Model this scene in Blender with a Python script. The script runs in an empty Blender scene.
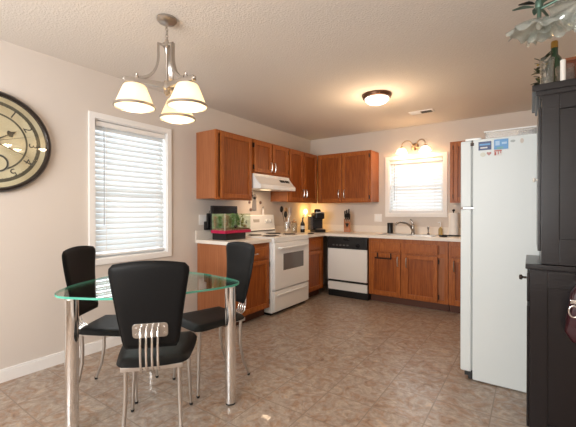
import bpy, bmesh, math, random
from mathutils import Vector, Matrix
random.seed(7)
PI = math.pi
S = bpy.context.scene
COL = S.collection
R = math.radians

# ------------------------------------------------------------------ camera
cam = bpy.data.objects.new('camera', bpy.data.cameras.new('camera'))
COL.objects.link(cam)
S.camera = cam
cam.data.sensor_width = 36.0
cam.data.sensor_fit = 'HORIZONTAL'
cam.data.lens = 345.556 / 576 * 36.0
cam.data.clip_start = 0.05
cam.location = (3.0873, 0.0, 1.2172)
YAW, PITCH = -0.6105, -0.0051
cam.rotation_euler = (PI / 2 + PITCH, 0, -YAW)

# ------------------------------------------------------------------ view + world
S.view_settings.view_transform = 'Standard'
S.view_settings.look = 'None'
S.view_settings.exposure = 0.22
S.view_settings.gamma = 1.0
S.view_settings.use_curve_mapping = False
S.cycles.caustics_reflective = False
W = bpy.data.worlds.new('world')
S.world = W
W.use_nodes = True
bg = W.node_tree.nodes['Background']
bg.inputs[0].default_value = (0.86, 0.93, 1.0, 1)
bg.inputs[1].default_value = 1.3


def area(name, loc, rot, sx, sy, power, col):
    l = bpy.data.lights.new(name, 'AREA')
    l.shape = 'RECTANGLE'
    l.size, l.size_y = sx, sy
    l.energy = power
    l.color = col
    o = bpy.data.objects.new(name, l)
    COL.objects.link(o)
    o.location = loc
    o.rotation_euler = rot
    return o


# daylight through the added window behind the camera, the dining window and the sink window
area('added_window_daylight', (1.75, -1.90, 1.55), (R(107), 0, 0), 2.3, 1.25, 142, (1.0, 0.985, 0.97))  # added main light, tilted up to brighten the ceiling
area('dining_daylight', (-0.42, 1.85, 1.45), (0, R(-90), 0), 1.3, 0.8, 11, (0.93, 0.97, 1.0))
area('sink_daylight', (1.745, 5.46, 1.6), (R(-90), 0, 0), 0.8, 0.8, 8, (0.95, 0.98, 1.0))

# ------------------------------------------------------------------ materials


def mat(name, col=(0.8, 0.8, 0.8), rough=0.5, metal=0.0, spec=0.5, coat=0.0, emis=None, estr=0.0, trans=0.0, ior=1.45):
    m = bpy.data.materials.new(name)
    m.use_nodes = True
    b = m.node_tree.nodes['Principled BSDF']
    b.inputs['Base Color'].default_value = (*col, 1)
    b.inputs['Roughness'].default_value = rough
    b.inputs['Metallic'].default_value = metal
    b.inputs['Specular IOR Level'].default_value = spec
    b.inputs['Coat Weight'].default_value = coat
    b.inputs['Transmission Weight'].default_value = trans
    b.inputs['IOR'].default_value = ior
    if emis:
        b.inputs['Emission Color'].default_value = (*emis, 1)
        b.inputs['Emission Strength'].default_value = estr
    return m


def N(m, t, **kw):
    n = m.node_tree.nodes.new(t)
    for k, v in kw.items():
        setattr(n, k, v)
    return n


def L(m, a, b):
    m.node_tree.links.new(a, b)


def bsdf(m):
    return m.node_tree.nodes['Principled BSDF']


def noise(m, scale, detail=4, stretch=None, rough=0.5):
    tc = N(m, 'ShaderNodeTexCoord')
    mp = N(m, 'ShaderNodeMapping')
    if stretch:
        mp.inputs['Scale'].default_value = stretch
    L(m, tc.outputs['Object'], mp.inputs[0])
    n = N(m, 'ShaderNodeTexNoise')
    n.inputs['Scale'].default_value = scale
    n.inputs['Detail'].default_value = detail
    n.inputs['Roughness'].default_value = rough
    L(m, mp.outputs[0], n.inputs['Vector'])
    return n


def ramp(m, fac, stops):
    r = N(m, 'ShaderNodeValToRGB')
    el = r.color_ramp.elements
    el[0].position, el[0].color = stops[0][0], (*stops[0][1], 1)
    el[1].position, el[1].color = stops[-1][0], (*stops[-1][1], 1)
    for p, c in stops[1:-1]:
        e = el.new(p)
        e.color = (*c, 1)
    L(m, fac, r.inputs[0])
    return r


def bump(m, h, dist, strength=1.0):
    b = N(m, 'ShaderNodeBump')
    b.inputs['Distance'].default_value = dist
    b.inputs['Strength'].default_value = strength
    L(m, h, b.inputs['Height'])
    L(m, b.outputs[0], bsdf(m).inputs['Normal'])


def wood_mat(name, dark, mid, light, stretch=(9, 9, 0.9), rough=0.38):
    m = mat(name, mid, rough, spec=0.35)
    n = noise(m, 6, 8, stretch, 0.62)
    r = ramp(m, n.outputs[0], [(0.3, dark), (0.5, mid), (0.72, light)])
    L(m, r.outputs[0], bsdf(m).inputs['Base Color'])
    return m


WALL = mat('wall_paint', (0.67, 0.605, 0.55), 0.85, spec=0.2)
bump(WALL, noise(WALL, 180, 3).outputs[0], 0.0006)
CEIL = mat('ceiling_popcorn', (0.79, 0.735, 0.675), 0.95, spec=0.1)
_n = noise(CEIL, 75, 3)
bump(CEIL, ramp(CEIL, _n.outputs[0], [(0.42, (0, 0, 0)), (0.7, (1, 1, 1))]).outputs[0], 0.0011)
TRIM = mat('white_trim', (0.86, 0.845, 0.83), 0.45)
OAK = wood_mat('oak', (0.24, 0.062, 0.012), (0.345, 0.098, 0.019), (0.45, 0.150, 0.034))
OAKP_SHADED = wood_mat('oak_panel_shaded', (0.165, 0.038, 0.007), (0.26, 0.066, 0.011), (0.36, 0.108, 0.021), (14, 14, 0.7))  # darker than the door frames: recess shade put into the panel colour
OAKS = wood_mat('oak_side', (0.27, 0.090, 0.034), (0.335, 0.120, 0.048), (0.40, 0.155, 0.068), (12, 12, 0.5), 0.5)
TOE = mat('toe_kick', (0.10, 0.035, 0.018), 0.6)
GAP = mat('hinge_bronze', (0.035, 0.022, 0.016), 0.4, 0.6)
NICK = mat('brushed_nickel', (0.62, 0.58, 0.54), 0.28, 1.0)
CHROME = mat('chrome', (0.82, 0.81, 0.80), 0.09, 1.0)
SATIN = mat('satin_steel', (0.58, 0.55, 0.52), 0.33, 1.0)
LAMIN = mat('laminate', (0.78, 0.72, 0.65), 0.38)
WHITE = mat('white_enamel', (0.86, 0.87, 0.87), 0.28)
FRIDGE = mat('fridge_enamel', (0.68, 0.725, 0.725), 0.4)
bump(FRIDGE, noise(FRIDGE, 260, 2).outputs[0], 0.0004)
BLACK = mat('black_plastic', (0.012, 0.012, 0.013), 0.3)
GLOSSB = mat('black_glass', (0.008, 0.008, 0.01), 0.08)
RUBBER = mat('rubber', (0.02, 0.02, 0.02), 0.8)
LEATHER = mat('black_vinyl', (0.008, 0.0078, 0.008), 0.46, spec=0.17)
bump(LEATHER, noise(LEATHER, 320, 3).outputs[0], 0.0004)
HUTCH = mat('hutch_paint', (0.006, 0.0035, 0.0042), 0.28, spec=0.5)
_n = noise(HUTCH, 5, 6, (3, 3, 40))
bump(HUTCH, _n.outputs[0], 0.0006)
BRONZE = mat('bronze', (0.11, 0.055, 0.033), 0.35, 0.8)
GREY = mat('grey_coil', (0.05, 0.048, 0.048), 0.5, 0.4)
PAPER = mat('paper', (0.85, 0.82, 0.78), 0.9)
OVENW = mat('oven_window', (0.16, 0.155, 0.155), 0.12)


def glassy(name, tint, glare=0.10, edge=0.7, rough=0.02, opac=0.0, diff=(0.8, 0.8, 0.8)):
    m = bpy.data.materials.new(name)
    m.use_nodes = True
    nt = m.node_tree
    nt.nodes.remove(nt.nodes['Principled BSDF'])
    out = nt.nodes['Material Output']
    t = N(m, 'ShaderNodeBsdfTransparent')
    t.inputs[0].default_value = (*tint, 1)
    g = N(m, 'ShaderNodeBsdfGlossy')
    g.inputs['Roughness'].default_value = rough
    lw = N(m, 'ShaderNodeLayerWeight')
    lw.inputs[0].default_value = 0.5
    p = N(m, 'ShaderNodeMath', operation='POWER')
    p.inputs[1].default_value = 3.5
    L(m, lw.outputs['Facing'], p.inputs[0])
    ma = N(m, 'ShaderNodeMath', operation='MULTIPLY_ADD')
    ma.inputs[1].default_value = edge
    ma.inputs[2].default_value = glare
    L(m, p.outputs[0], ma.inputs[0])
    mx = N(m, 'ShaderNodeMixShader')
    L(m, ma.outputs[0], mx.inputs[0])
    src = t.outputs[0]
    if opac > 0:
        d = N(m, 'ShaderNodeBsdfDiffuse')
        d.inputs[0].default_value = (*diff, 1)
        m2 = N(m, 'ShaderNodeMixShader')
        m2.inputs[0].default_value = opac
        L(m, src, m2.inputs[1])
        L(m, d.outputs[0], m2.inputs[2])
        src = m2.outputs[0]
    L(m, src, mx.inputs[1])
    L(m, g.outputs[0], mx.inputs[2])
    L(m, mx.outputs[0], out.inputs[0])
    return m


PANE = glassy('window_glass', (0.97, 0.98, 0.98), 0.04, 0.3)
TGLASS = glassy('table_glass', (0.90, 0.96, 0.93), 0.07, 0.75, 0.01)
TEDGE = glassy('table_glass_edge', (0.30, 0.72, 0.58), 0.10, 0.5, 0.05, 0.65, (0.16, 0.66, 0.50))
CLEAR = glassy('clear_glass', (0.94, 0.95, 0.94), 0.10, 0.8, 0.03, 0.015)
RUFFLE = glassy('ruffled_glass', (0.84, 0.88, 0.85), 0.10, 0.6, 0.08, 0.28, (0.70, 0.72, 0.68))
TANKG = glassy('tank_glass', (0.93, 0.97, 0.93), 0.03, 0.4)


def translucent(name, col, fac, emis=None, estr=0):
    m = bpy.data.materials.new(name)
    m.use_nodes = True
    nt = m.node_tree
    nt.nodes.remove(nt.nodes['Principled BSDF'])
    out = nt.nodes['Material Output']
    d = N(m, 'ShaderNodeBsdfDiffuse')
    d.inputs[0].default_value = (*col, 1)
    t = N(m, 'ShaderNodeBsdfTranslucent')
    t.inputs[0].default_value = (*col, 1)
    mx = N(m, 'ShaderNodeMixShader')
    mx.inputs[0].default_value = fac
    L(m, d.outputs[0], mx.inputs[1])
    L(m, t.outputs[0], mx.inputs[2])
    src = mx.outputs[0]
    if emis:
        e = N(m, 'ShaderNodeEmission')
        e.inputs[0].default_value = (*emis, 1)
        e.inputs[1].default_value = estr
        a = N(m, 'ShaderNodeAddShader')
        L(m, src, a.inputs[0])
        L(m, e.outputs[0], a.inputs[1])
        src = a.outputs[0]
    L(m, src, out.inputs[0])
    return m


SLAT = translucent('blind_vinyl', (0.84, 0.87, 0.88), 0.14)
SHADE = translucent('frosted_shade', (0.88, 0.80, 0.66), 0.5, (1.0, 0.80, 0.50), 0.16)
VSHADE = translucent('vanity_shade', (0.9, 0.85, 0.78), 0.5, (1.0, 0.78, 0.48), 1.6)
DOME = translucent('dome_glass', (0.9, 0.87, 0.82), 0.5, (1.0, 0.90, 0.76), 3.0)
BULB = mat('bulb', (1, 1, 1), 0.3, emis=(1.0, 0.85, 0.62), estr=9)
NITE = mat('night_lamp_glow', (1, 0.8, 0.4), 0.5, emis=(1.0, 0.62, 0.18), estr=7)


def floor_mat():
    m = mat('vinyl_tile', (0.3, 0.2, 0.15), 0.36, coat=0.12)
    tc = N(m, 'ShaderNodeTexCoord')
    sep = N(m, 'ShaderNodeSeparateXYZ')
    L(m, tc.outputs['Object'], sep.inputs[0])

    def line(o, off, per):
        a = N(m, 'ShaderNodeMath', operation='SUBTRACT')
        a.inputs[1].default_value = off
        L(m, o, a.inputs[0])
        d = N(m, 'ShaderNodeMath', operation='DIVIDE')
        d.inputs[1].default_value = per
        L(m, a.outputs[0], d.inputs[0])
        f = N(m, 'ShaderNodeMath', operation='FRACT')
        L(m, d.outputs[0], f.inputs[0])
        s = N(m, 'ShaderNodeMath', operation='SUBTRACT')
        s.inputs[1].default_value = 0.5
        L(m, f.outputs[0], s.inputs[0])
        ab = N(m, 'ShaderNodeMath', operation='ABSOLUTE')
        L(m, s.outputs[0], ab.inputs[0])
        g = N(m, 'ShaderNodeMath', operation='GREATER_THAN')
        g.inputs[1].default_value = 0.5 - 0.0035 / per
        L(m, ab.outputs[0], g.inputs[0])
        fl = N(m, 'ShaderNodeMath', operation='FLOOR')
        L(m, d.outputs[0], fl.inputs[0])
        return g, fl
    gx, fx = line(sep.outputs[0], 2.592, 0.3085)
    gy, fy = line(sep.outputs[1], 2.062, 0.3145)
    mx = N(m, 'ShaderNodeMath', operation='MAXIMUM')
    L(m, gx.outputs[0], mx.inputs[0])
    L(m, gy.outputs[0], mx.inputs[1])
    cmb = N(m, 'ShaderNodeCombineXYZ')
    L(m, fx.outputs[0], cmb.inputs[0])
    L(m, fy.outputs[0], cmb.inputs[1])
    wn = N(m, 'ShaderNodeTexWhiteNoise')
    wn.noise_dimensions = '3D'
    L(m, cmb.outputs[0], wn.inputs[0])
    # offset the mottling per tile
    vm = N(m, 'ShaderNodeVectorMath', operation='MULTIPLY_ADD')
    vm.inputs[1].default_value = (3, 3, 3)
    L(m, wn.outputs['Color'], vm.inputs[0])
    L(m, tc.outputs['Object'], vm.inputs[2])

    def nz(sc, det, dist=0.0):
        n = N(m, 'ShaderNodeTexNoise')
        n.inputs['Scale'].default_value = sc
        n.inputs['Detail'].default_value = det
        n.inputs['Roughness'].default_value = 0.62
        n.inputs['Distortion'].default_value = dist
        L(m, vm.outputs[0], n.inputs['Vector'])
        return n
    a = nz(8.5, 10, 1.9)
    b = nz(26, 6, 0.8)
    ra = ramp(m, a.outputs[0], [(0.30, (0.22, 0.14, 0.095)), (0.42, (0.35, 0.235, 0.165)), (0.50, (0.355, 0.29, 0.24)), (0.60, (0.43, 0.355, 0.295)), (0.72, (0.48, 0.335, 0.225))])
    rb = ramp(m, b.outputs[0], [(0.32, (0.70, 0.68, 0.67)), (0.66, (1.18, 1.17, 1.16))])
    mul = N(m, 'ShaderNodeMixRGB', blend_type='MULTIPLY')
    mul.inputs[0].default_value = 0.9
    L(m, ra.outputs[0], mul.inputs[1])
    L(m, rb.outputs[0], mul.inputs[2])
    li = N(m, 'ShaderNodeMixRGB')
    L(m, mx.outputs[0], li.inputs[0])
    L(m, mul.outputs[0], li.inputs[1])
    li.inputs[2].default_value = (0.25, 0.19, 0.15, 1)
    L(m, li.outputs[0], bsdf(m).inputs['Base Color'])
    bump(m, b.outputs[0], 0.0012, 0.6)
    return m


FLOOR = floor_mat()

# ------------------------------------------------------------------ mesh helpers


class B:
    """collects shapes in one bmesh; T maps local (u,v,z) coordinates"""

    def __init__(s, T=None):
        s.bm = bmesh.new()
        s.T = T

    def box(s, x0, x1, y0, y1, z0, z1, bev=0.0, seg=2):
        r = bmesh.ops.create_cube(s.bm, size=1)
        vs = r['verts']
        for v in vs:
            v.co = Vector((x0 + (v.co.x + .5) * (x1 - x0), y0 + (v.co.y + .5) * (y1 - y0), z0 + (v.co.z + .5) * (z1 - z0)))
        if bev > 0:
            es = list({e for v in vs for e in v.link_edges})
            bmesh.ops.bevel(s.bm, geom=es, offset=bev, segments=seg, affect='EDGES', profile=0.6)
        return s

    def tube(s, pts, r, seg=10, cap=True, closed=False):
        pts = [Vector(p) for p in pts]
        n = len(pts)
        rad = r if isinstance(r, (list, tuple)) else [r] * n
        rings = []
        up = None
        for i, p in enumerate(pts):
            if closed:
                t = (pts[(i + 1) % n] - pts[i - 1]).normalized()
            else:
                t = (pts[min(i + 1, n - 1)] - pts[max(i - 1, 0)]).normalized()
            if up is None:
                a = Vector((0, 0, 1)) if abs(t.z) < 0.9 else Vector((1, 0, 0))
                up = (a - t * a.dot(t)).normalized()
            else:
                up = (up - t * up.dot(t)).normalized()
            w = t.cross(up)
            rings.append([s.bm.verts.new(p + (up * math.cos(2 * PI * k / seg) + w * math.sin(2 * PI * k / seg)) * rad[i]) for k in range(seg)])
        m = n if closed else n - 1
        for i in range(m):
            a, b = rings[i], rings[(i + 1) % n]
            for k in range(seg):
                s.bm.faces.new((a[k], a[(k + 1) % seg], b[(k + 1) % seg], b[k]))
        if cap and not closed:
            s.bm.faces.new(rings[0][::-1])
            s.bm.faces.new(rings[-1])
        return s

    def lathe(s, prof, c=(0, 0, 0), seg=32, axis='z', fn=None):
        """prof: [(r, h)] revolved; fn(angle, i) scales the radius"""
        c = Vector(c)
        rings = []
        for i, (r, h) in enumerate(prof):
            if r <= 1e-6:
                rings.append([s.bm.verts.new(c + s._ax(0, 0, h, axis))])
            else:
                rg = []
                for k in range(seg):
                    a = 2 * PI * k / seg
                    q = r * (fn(a, i) if fn else 1)
                    rg.append(s.bm.verts.new(c + s._ax(q * math.cos(a), q * math.sin(a), h, axis)))
                rings.append(rg)
        for a, b in zip(rings, rings[1:]):
            if len(a) == 1 and len(b) == 1:
                continue
            for k in range(seg):
                k2 = (k + 1) % seg
                if len(a) == 1:
                    s.bm.faces.new((a[0], b[k2], b[k]))
                elif len(b) == 1:
                    s.bm.faces.new((a[k], a[k2], b[0]))
                else:
                    s.bm.faces.new((a[k], a[k2], b[k2], b[k]))
        return s

    @staticmethod
    def _ax(x, y, h, axis):
        return Vector((x, y, h)) if axis == 'z' else (Vector((h, x, y)) if axis == 'x' else Vector((y, h, x)))

    def prism(s, pts, z0, z1, inset=0.0, T=None):
        """closed outline pts (x,y) extruded z0..z1 with rounded edge by inset"""
        cx = sum(p[0] for p in pts) / len(pts)
        cy = sum(p[1] for p in pts) / len(pts)

        def ring(z, d):
            out = []
            for x, y in pts:
                l = math.hypot(x - cx, y - cy) or 1
                k = (l - d) / l
                v = Vector((cx + (x - cx) * k, cy + (y - cy) * k, z))
                out.append(s.bm.verts.new(T(v) if T else v))
            return out
        if inset > 0:
            i = inset
            rs = [ring(z0, i), ring(z0 + i * .3, i * .3), ring(z0 + i, 0), ring(z1 - i, 0), ring(z1 - i * .3, i * .3), ring(z1, i)]
        else:
            rs = [ring(z0, 0), ring(z1, 0)]
        n = len(pts)
        for a, b in zip(rs, rs[1:]):
            for k in range(n):
                s.bm.faces.new((a[k], a[(k + 1) % n], b[(k + 1) % n], b[k]))
        s.bm.faces.new(rs[0][::-1])
        s.bm.faces.new(rs[-1])
        return s

    def sphere(s, c, r, sc=(1, 1, 1), seg=16):
        q = bmesh.ops.create_uvsphere(s.bm, u_segments=seg, v_segments=seg // 2, radius=r)
        for v in q['verts']:
            v.co = Vector((v.co.x * sc[0] + c[0], v.co.y * sc[1] + c[1], v.co.z * sc[2] + c[2]))
        return s

    def quad(s, *p):
        s.bm.faces.new([s.bm.verts.new(Vector(q)) for q in p])
        return s


def wloc(o):
    v = Vector((0, 0, 0))
    while o is not None:
        v += o.location
        o = o.parent
    return v


def obj(name, b, m, parent=None, smooth=False, world=True, angle=38):
    """link a B as ONE mesh; world=True: shapes are in world coordinates"""
    bm = b.bm
    if b.T:
        for v in bm.verts:
            v.co = b.T(v.co)
    if parent is not None and world:
        d = wloc(parent)
        for v in bm.verts:
            v.co -= d
    bmesh.ops.recalc_face_normals(bm, faces=bm.faces[:])
    me = bpy.data.meshes.new(name)
    bm.to_mesh(me)
    bm.free()
    me.materials.append(m)
    if smooth:
        me.shade_smooth()
        try:
            me.set_sharp_from_angle(angle=R(angle))
        except Exception:
            pass
    o = bpy.data.objects.new(name, me)
    COL.objects.link(o)
    if parent is not None:
        o.parent = parent
    return o


def tag(o, label, cat, group=None):
    o['label'] = label
    o['category'] = cat
    if group:
        o['group'] = group
    return o


def thing(name, label, cat, loc=(0, 0, 0), rz=0.0, group=None):
    o = bpy.data.objects.new(name, None)
    o.empty_display_size = 0.05
    COL.objects.link(o)
    o.location = loc
    o.rotation_euler = (0, 0, rz)
    return tag(o, label, cat, group)


def solo(name, b, m, label, cat, group=None, smooth=False, origin=None):
    """a thing that is one mesh, origin moved to its base"""
    if b.T:
        for v in b.bm.verts:
            v.co = b.T(v.co)
        b.T = None
    vs = [v.co for v in b.bm.verts]
    c = Vector(((min(v.x for v in vs) + max(v.x for v in vs)) / 2, (min(v.y for v in vs) + max(v.y for v in vs)) / 2, min(v.z for v in vs)))
    for v in b.bm.verts:
        v.co -= c
    o = obj(name, b, m, None, smooth)
    o.location = c
    return tag(o, label, cat, group)


def struct(name, b, m, parent=None, smooth=False):
    o = obj(name, b, m, parent, smooth)
    if parent is None:
        o['kind'] = 'structure'
    return o


def copy_tree(o, parent=None):
    c = o.copy()
    COL.objects.link(c)
    if parent is not None:
        c.parent = parent
    for ch in list(o.children):
        copy_tree(ch, c)
    return c


def text_mesh(name, body, size, m, parent, T, depth=0.001):
    """lettering as a mesh; T maps (x, y, z) of the flat text into the parent's space"""
    cu = bpy.data.curves.new(name, 'FONT')
    cu.body = body
    cu.size = size
    cu.extrude = depth
    cu.align_x = 'CENTER'
    cu.align_y = 'CENTER'
    t = bpy.data.objects.new(name, cu)
    COL.objects.link(t)
    bpy.context.view_layer.update()
    dg = bpy.context.evaluated_depsgraph_get()
    me = bpy.data.meshes.new_from_object(t.evaluated_get(dg))
    bpy.data.objects.remove(t)
    for v in me.vertices:
        v.co = T(v.co)
    me.materials.clear()
    me.materials.append(m)
    me.name = name
    o = bpy.data.objects.new(name, me)
    COL.objects.link(o)
    o.parent = parent
    return o


# ------------------------------------------------------------------ room shell
RX, BY, FY, H = 3.52, 5.087, -1.75, 2.44
struct('floor', B().box(-0.12, RX + .12, FY - .12, BY + .12, -0.1, 0), FLOOR)
struct('ceiling', B().box(-0.12, RX + .12, FY - .12, BY + .12, H, H + 0.1), CEIL)
WY0, WY1, WZ0, WZ1 = 1.487, 2.218, 0.80, 2.03          # dining window opening
b = B()
b.box(-0.12, 0, FY - .12, WY0, 0, H).box(-0.12, 0, WY1, BY + .12, 0, H)
b.box(-0.12, 0, WY0, WY1, 0, WZ0).box(-0.12, 0, WY0, WY1, WZ1, H)
struct('wall_left', b, WALL)
VX0, VX1, VZ0, VZ1 = 1.362, 2.124, 1.19, 1.982         # sink window opening
b = B()
b.box(0, VX0, BY, BY + .12, 0, H).box(VX1, RX, BY, BY + .12, 0, H)
b.box(VX0, VX1, BY, BY + .12, 0, VZ0).box(VX0, VX1, BY, BY + .12, VZ1, H)
struct('wall_back', b, WALL)
struct('wall_right', B().box(RX, RX + .12, FY, BY, 0, H), WALL)
b = B()
b.box(0, 0.55, FY - .12, FY, 0, H).box(2.95, RX, FY - .12, FY, 0, H).box(0.55, 2.95, FY - .12, FY, 2.22, H).box(0.55, 2.95, FY - .12, FY, 0, 0.88)
struct('wall_front', b, WALL)

# baseboards
b = B().box(0, 0.014, FY, 2.603, 0, 0.078).box(0, 0.010, FY, 2.603, 0.078, 0.094, 0.003)
struct('baseboard_left', b, TRIM)
struct('baseboard_right', B().box(RX - .014, RX, FY, 2.0, 0, 0.09), TRIM)


def window(idx, T, u0, u1, z0, z1, cas, apron):
    """T maps (u along wall, n into the room, z)"""
    r = bpy.data.objects.new('window_%d' % idx, None)
    COL.objects.link(r)
    r['kind'] = 'structure'
    b = B(T)
    c = cas
    b.box(u0 - c, u0 + .004, 0, 0.018, z0 - c, z1 + c, 0.004)
    b.box(u1 - .004, u1 + c, 0, 0.018, z0 - c, z1 + c, 0.004)
    b.box(u0, u1, 0, 0.0178, z1 - .004, z1 + c, 0.004)
    b.box(u0, u1, 0, 0.0178, z0 - c, z0 + .004, 0.004)
    # jamb liners
    b.box(u0, u0 + .012, -0.118, 0, z0, z1).box(u1 - .012, u1, -0.118, 0, z0, z1)
    b.box(u0, u1, -0.118, 0, z1 - .012, z1).box(u0, u1, -0.118, 0, z0, z0 + .012)
    obj('casing', b, TRIM, r)
    b = B(T)
    f = 0.035
    zm = (z0 + z1) / 2
    for (a0, a1, nn) in ((z0 + .012, zm + .02, -0.085), (zm - .02, z1 - .012, -0.105)):
        b.box(u0 + .012, u0 + .012 + f, nn, nn + .02, a0, a1)
        b.box(u1 - .012 - f, u1 - .012, nn, nn + .02, a0, a1)
        b.box(u0 + .012 + f, u1 - .012 - f, nn, nn + .02, a0, a0 + f)
        b.box(u0 + .012 + f, u1 - .012 - f, nn, nn + .02, a1 - f, a1)
    obj('sash', b, TRIM, r)
    obj('pane', B(T).box(u0 + .04, u1 - .04, -0.098, -0.094, z0 + .04, z1 - .04), PANE, r)
    return r


TL = lambda v: Vector((v.y, v.x, v.z))                 # left wall: u=+y, n=+x
TB = lambda v: Vector((v.x, BY - v.y, v.z))            # back wall: u=+x, n=-y
window(1, TL, WY0, WY1, WZ0, WZ1, 0.048, True)
window(2, TB, VX0, VX1, VZ0, VZ1, 0.048, True)


def blind(T, u0, u1, z0, z1, pitch, ang, label, tip, wand_u):
    p = T(Vector(((u0 + u1) / 2, 0, z0)))
    t = thing('window_blind', label, 'blind', p)
    obj('headrail', B(T).box(u0 + .006, u1 - .006, -0.062, -0.004, z1 - .05, z1 - .006, 0.004), TRIM, t)
    b = B(T)
    z = z1 - .065
    w = 0.025
    ca, sa = math.cos(ang), math.sin(ang)
    while z > z0 + .05:
        bb = []
        for (n, h) in ((-w, 0), (0, 0.0035), (w, 0)):
            nn, zz = n * ca - h * sa, n * sa + h * ca
            bb.append((-0.034 + nn, z - zz))
        for side in (0, 1):
            pass
        vs = []
        for u in (u0 + .012, u1 - .012):
            for (n, zz) in bb:
                vs.append((u, n, zz))
        bmv = [b.bm.verts.new(Vector(q)) for q in vs]
        th = [b.bm.verts.new(Vector((q[0], q[1], q[2] - 0.003))) for q in vs]
        F = b.bm.faces.new
        for A in (bmv, th):
            F((A[0], A[1], A[4], A[3]))
            F((A[1], A[2], A[5], A[4]))
        F((bmv[0], bmv[3], th[3], th[0]))
        F((bmv[2], bmv[5], th[5], th[2]))
        for o_ in (0, 3):
            F((bmv[o_], bmv[o_ + 1], th[o_ + 1], th[o_]))
            F((bmv[o_ + 1], bmv[o_ + 2], th[o_ + 2], th[o_ + 1]))
        z -= pitch
    obj('slats', b, SLAT, t, True, angle=50)
    obj('bottom_rail', B(T).box(u0 + .010, u1 - .010, -0.056, -0.012, z0 + .014, z0 + .034, 0.004), TRIM, t)
    for f in (0.14, 0.86):
        u = u0 + (u1 - u0) * f
        obj('ladder_cord', B(T).box(u - .0016, u + .0016, -0.0085, -0.0065, z0 + .03, z1 - .05), PAPER, t)
    obj('wand', B(T).tube([(wand_u, 0.002, z1 - .05), (wand_u, 0.006, z1 - .30), (wand_u, 0.004, tip)], 0.004, 8), mat('wand_vinyl', (0.42, 0.43, 0.44), 0.3), t)
    return t


blind(TL, WY0 + .012, WY1 - .012, WZ0 + .012, WZ1 - .012, 0.0485, R(50), 'tall white slatted blind in the dining window on the left wall', 1.1, WY0 + .085)
blind(TB, VX0 + .012, VX1 - .012, VZ0 + .012, VZ1 - .012, 0.046, R(46), 'small white slatted blind in the window above the sink', 1.38, VX0 + .085)

# wide unseen window, added behind the camera to supply the main daylight
r = bpy.data.objects.new('window_3', None)
COL.objects.link(r)
r['kind'] = 'structure'
b = B()
for x in (0.55, 1.72, 2.88):
    b.box(x, x + .07, FY - .06, FY - .02, 0.88, 2.22)
b.box(0.62, 2.88, FY - .058, FY - .022, 0.88, 0.94).box(0.62, 2.88, FY - .058, FY - .022, 2.16, 2.22)
obj('sash', b, TRIM, r)
obj('pane', B().box(0.62, 2.88, FY - .042, FY - .038, 0.94, 2.16), PANE, r)

# ceiling vent
t = thing('ceiling_vent', 'white slotted air vent in the kitchen ceiling near the sink wall', 'vent', (2.0, 4.4, H - .012))
obj('frame', B().box(1.86, 2.14, 4.34, 4.46, H - .008, H, 0.002), TRIM, t)
b = B()
for k in range(7):
    b.box(1.995, 2.12, 4.36 + k * .0125, 4.366 + k * .0125, H - .012, H - .0075)
obj('louver', b, GREY, t)
b = B()
for k in range(7):
    b.box(1.88, 1.985, 4.36 + k * .0125, 4.366 + k * .0125, H - .012, H - .0075)
obj('louver', b, TRIM, t)

# ------------------------------------------------------------------ cabinets


def door(parent, T, u0, u1, z0, z1, n0, pull=None, hinge=None, name='door'):
    """framed cabinet door; pull=(u, z0, z1); hinge=u side"""
    fr = 0.050
    b = B(T)
    b.box(u0, u0 + fr, n0, n0 + .021, z0, z1, 0.004).box(u1 - fr, u1, n0, n0 + .021, z0, z1, 0.004)
    b.box(u0 + fr, u1 - fr, n0, n0 + .0208, z0, z0 + fr, 0.004).box(u0 + fr, u1 - fr, n0, n0 + .0208, z1 - fr, z1, 0.004)
    d = obj(name, b, OAK, parent)
    obj('panel', B(T).box(u0 + fr - .004, u1 - fr + .004, n0 + .001, n0 + .008, z0 + fr - .004, z1 - fr + .004), OAKP_SHADED, d)
    if pull:
        u, a0, a1 = pull
        n1 = n0 + .018
        pts = [(u, n1, a0), (u, n1 + .022, a0 + .006)]
        for k in range(1, 6):
            pts.append((u, n1 + .022 + .008 * math.sin(PI * k / 6), a0 + .006 + (a1 - a0 - .012) * k / 6))
        pts += [(u, n1 + .022, a1 - .006), (u, n1, a1)]
        obj('handle', B(T).tube(pts, 0.0062, 8), NICK, d, True)
    if hinge is not None:
        for hz in (z0 + .06, z1 - .06):
            obj('hinge', B(T).box(hinge - .005, hinge + .005, n0 - .001, n0 + .021, hz - .028, hz + .028, 0.002), GAP, d)
    return d


def drawer(parent, T, u0, u1, z0, z1, n0, pull=False, name='drawer'):
    b = B(T).box(u0, u1, n0, n0 + .016, z0, z1, 0.003)
    b.box(u0 + .02, u1 - .02, n0 + .015, n0 + .0195, z0 + .02, z1 - .02, 0.003)
    d = obj(name, b, OAK, parent)
    if pull:
        u = (u0 + u1) / 2
        z = (z0 + z1) / 2
        n1 = n0 + .018
        obj('handle', B(T).tube([(u - .04, n1, z), (u - .036, n1 + .02, z), (u, n1 + .026, z), (u + .036, n1 + .02, z), (u + .04, n1, z)], 0.0058, 8), NICK, d, True)
    return d


def T_of(run):
    return TL if run == 'left' else TB


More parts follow.
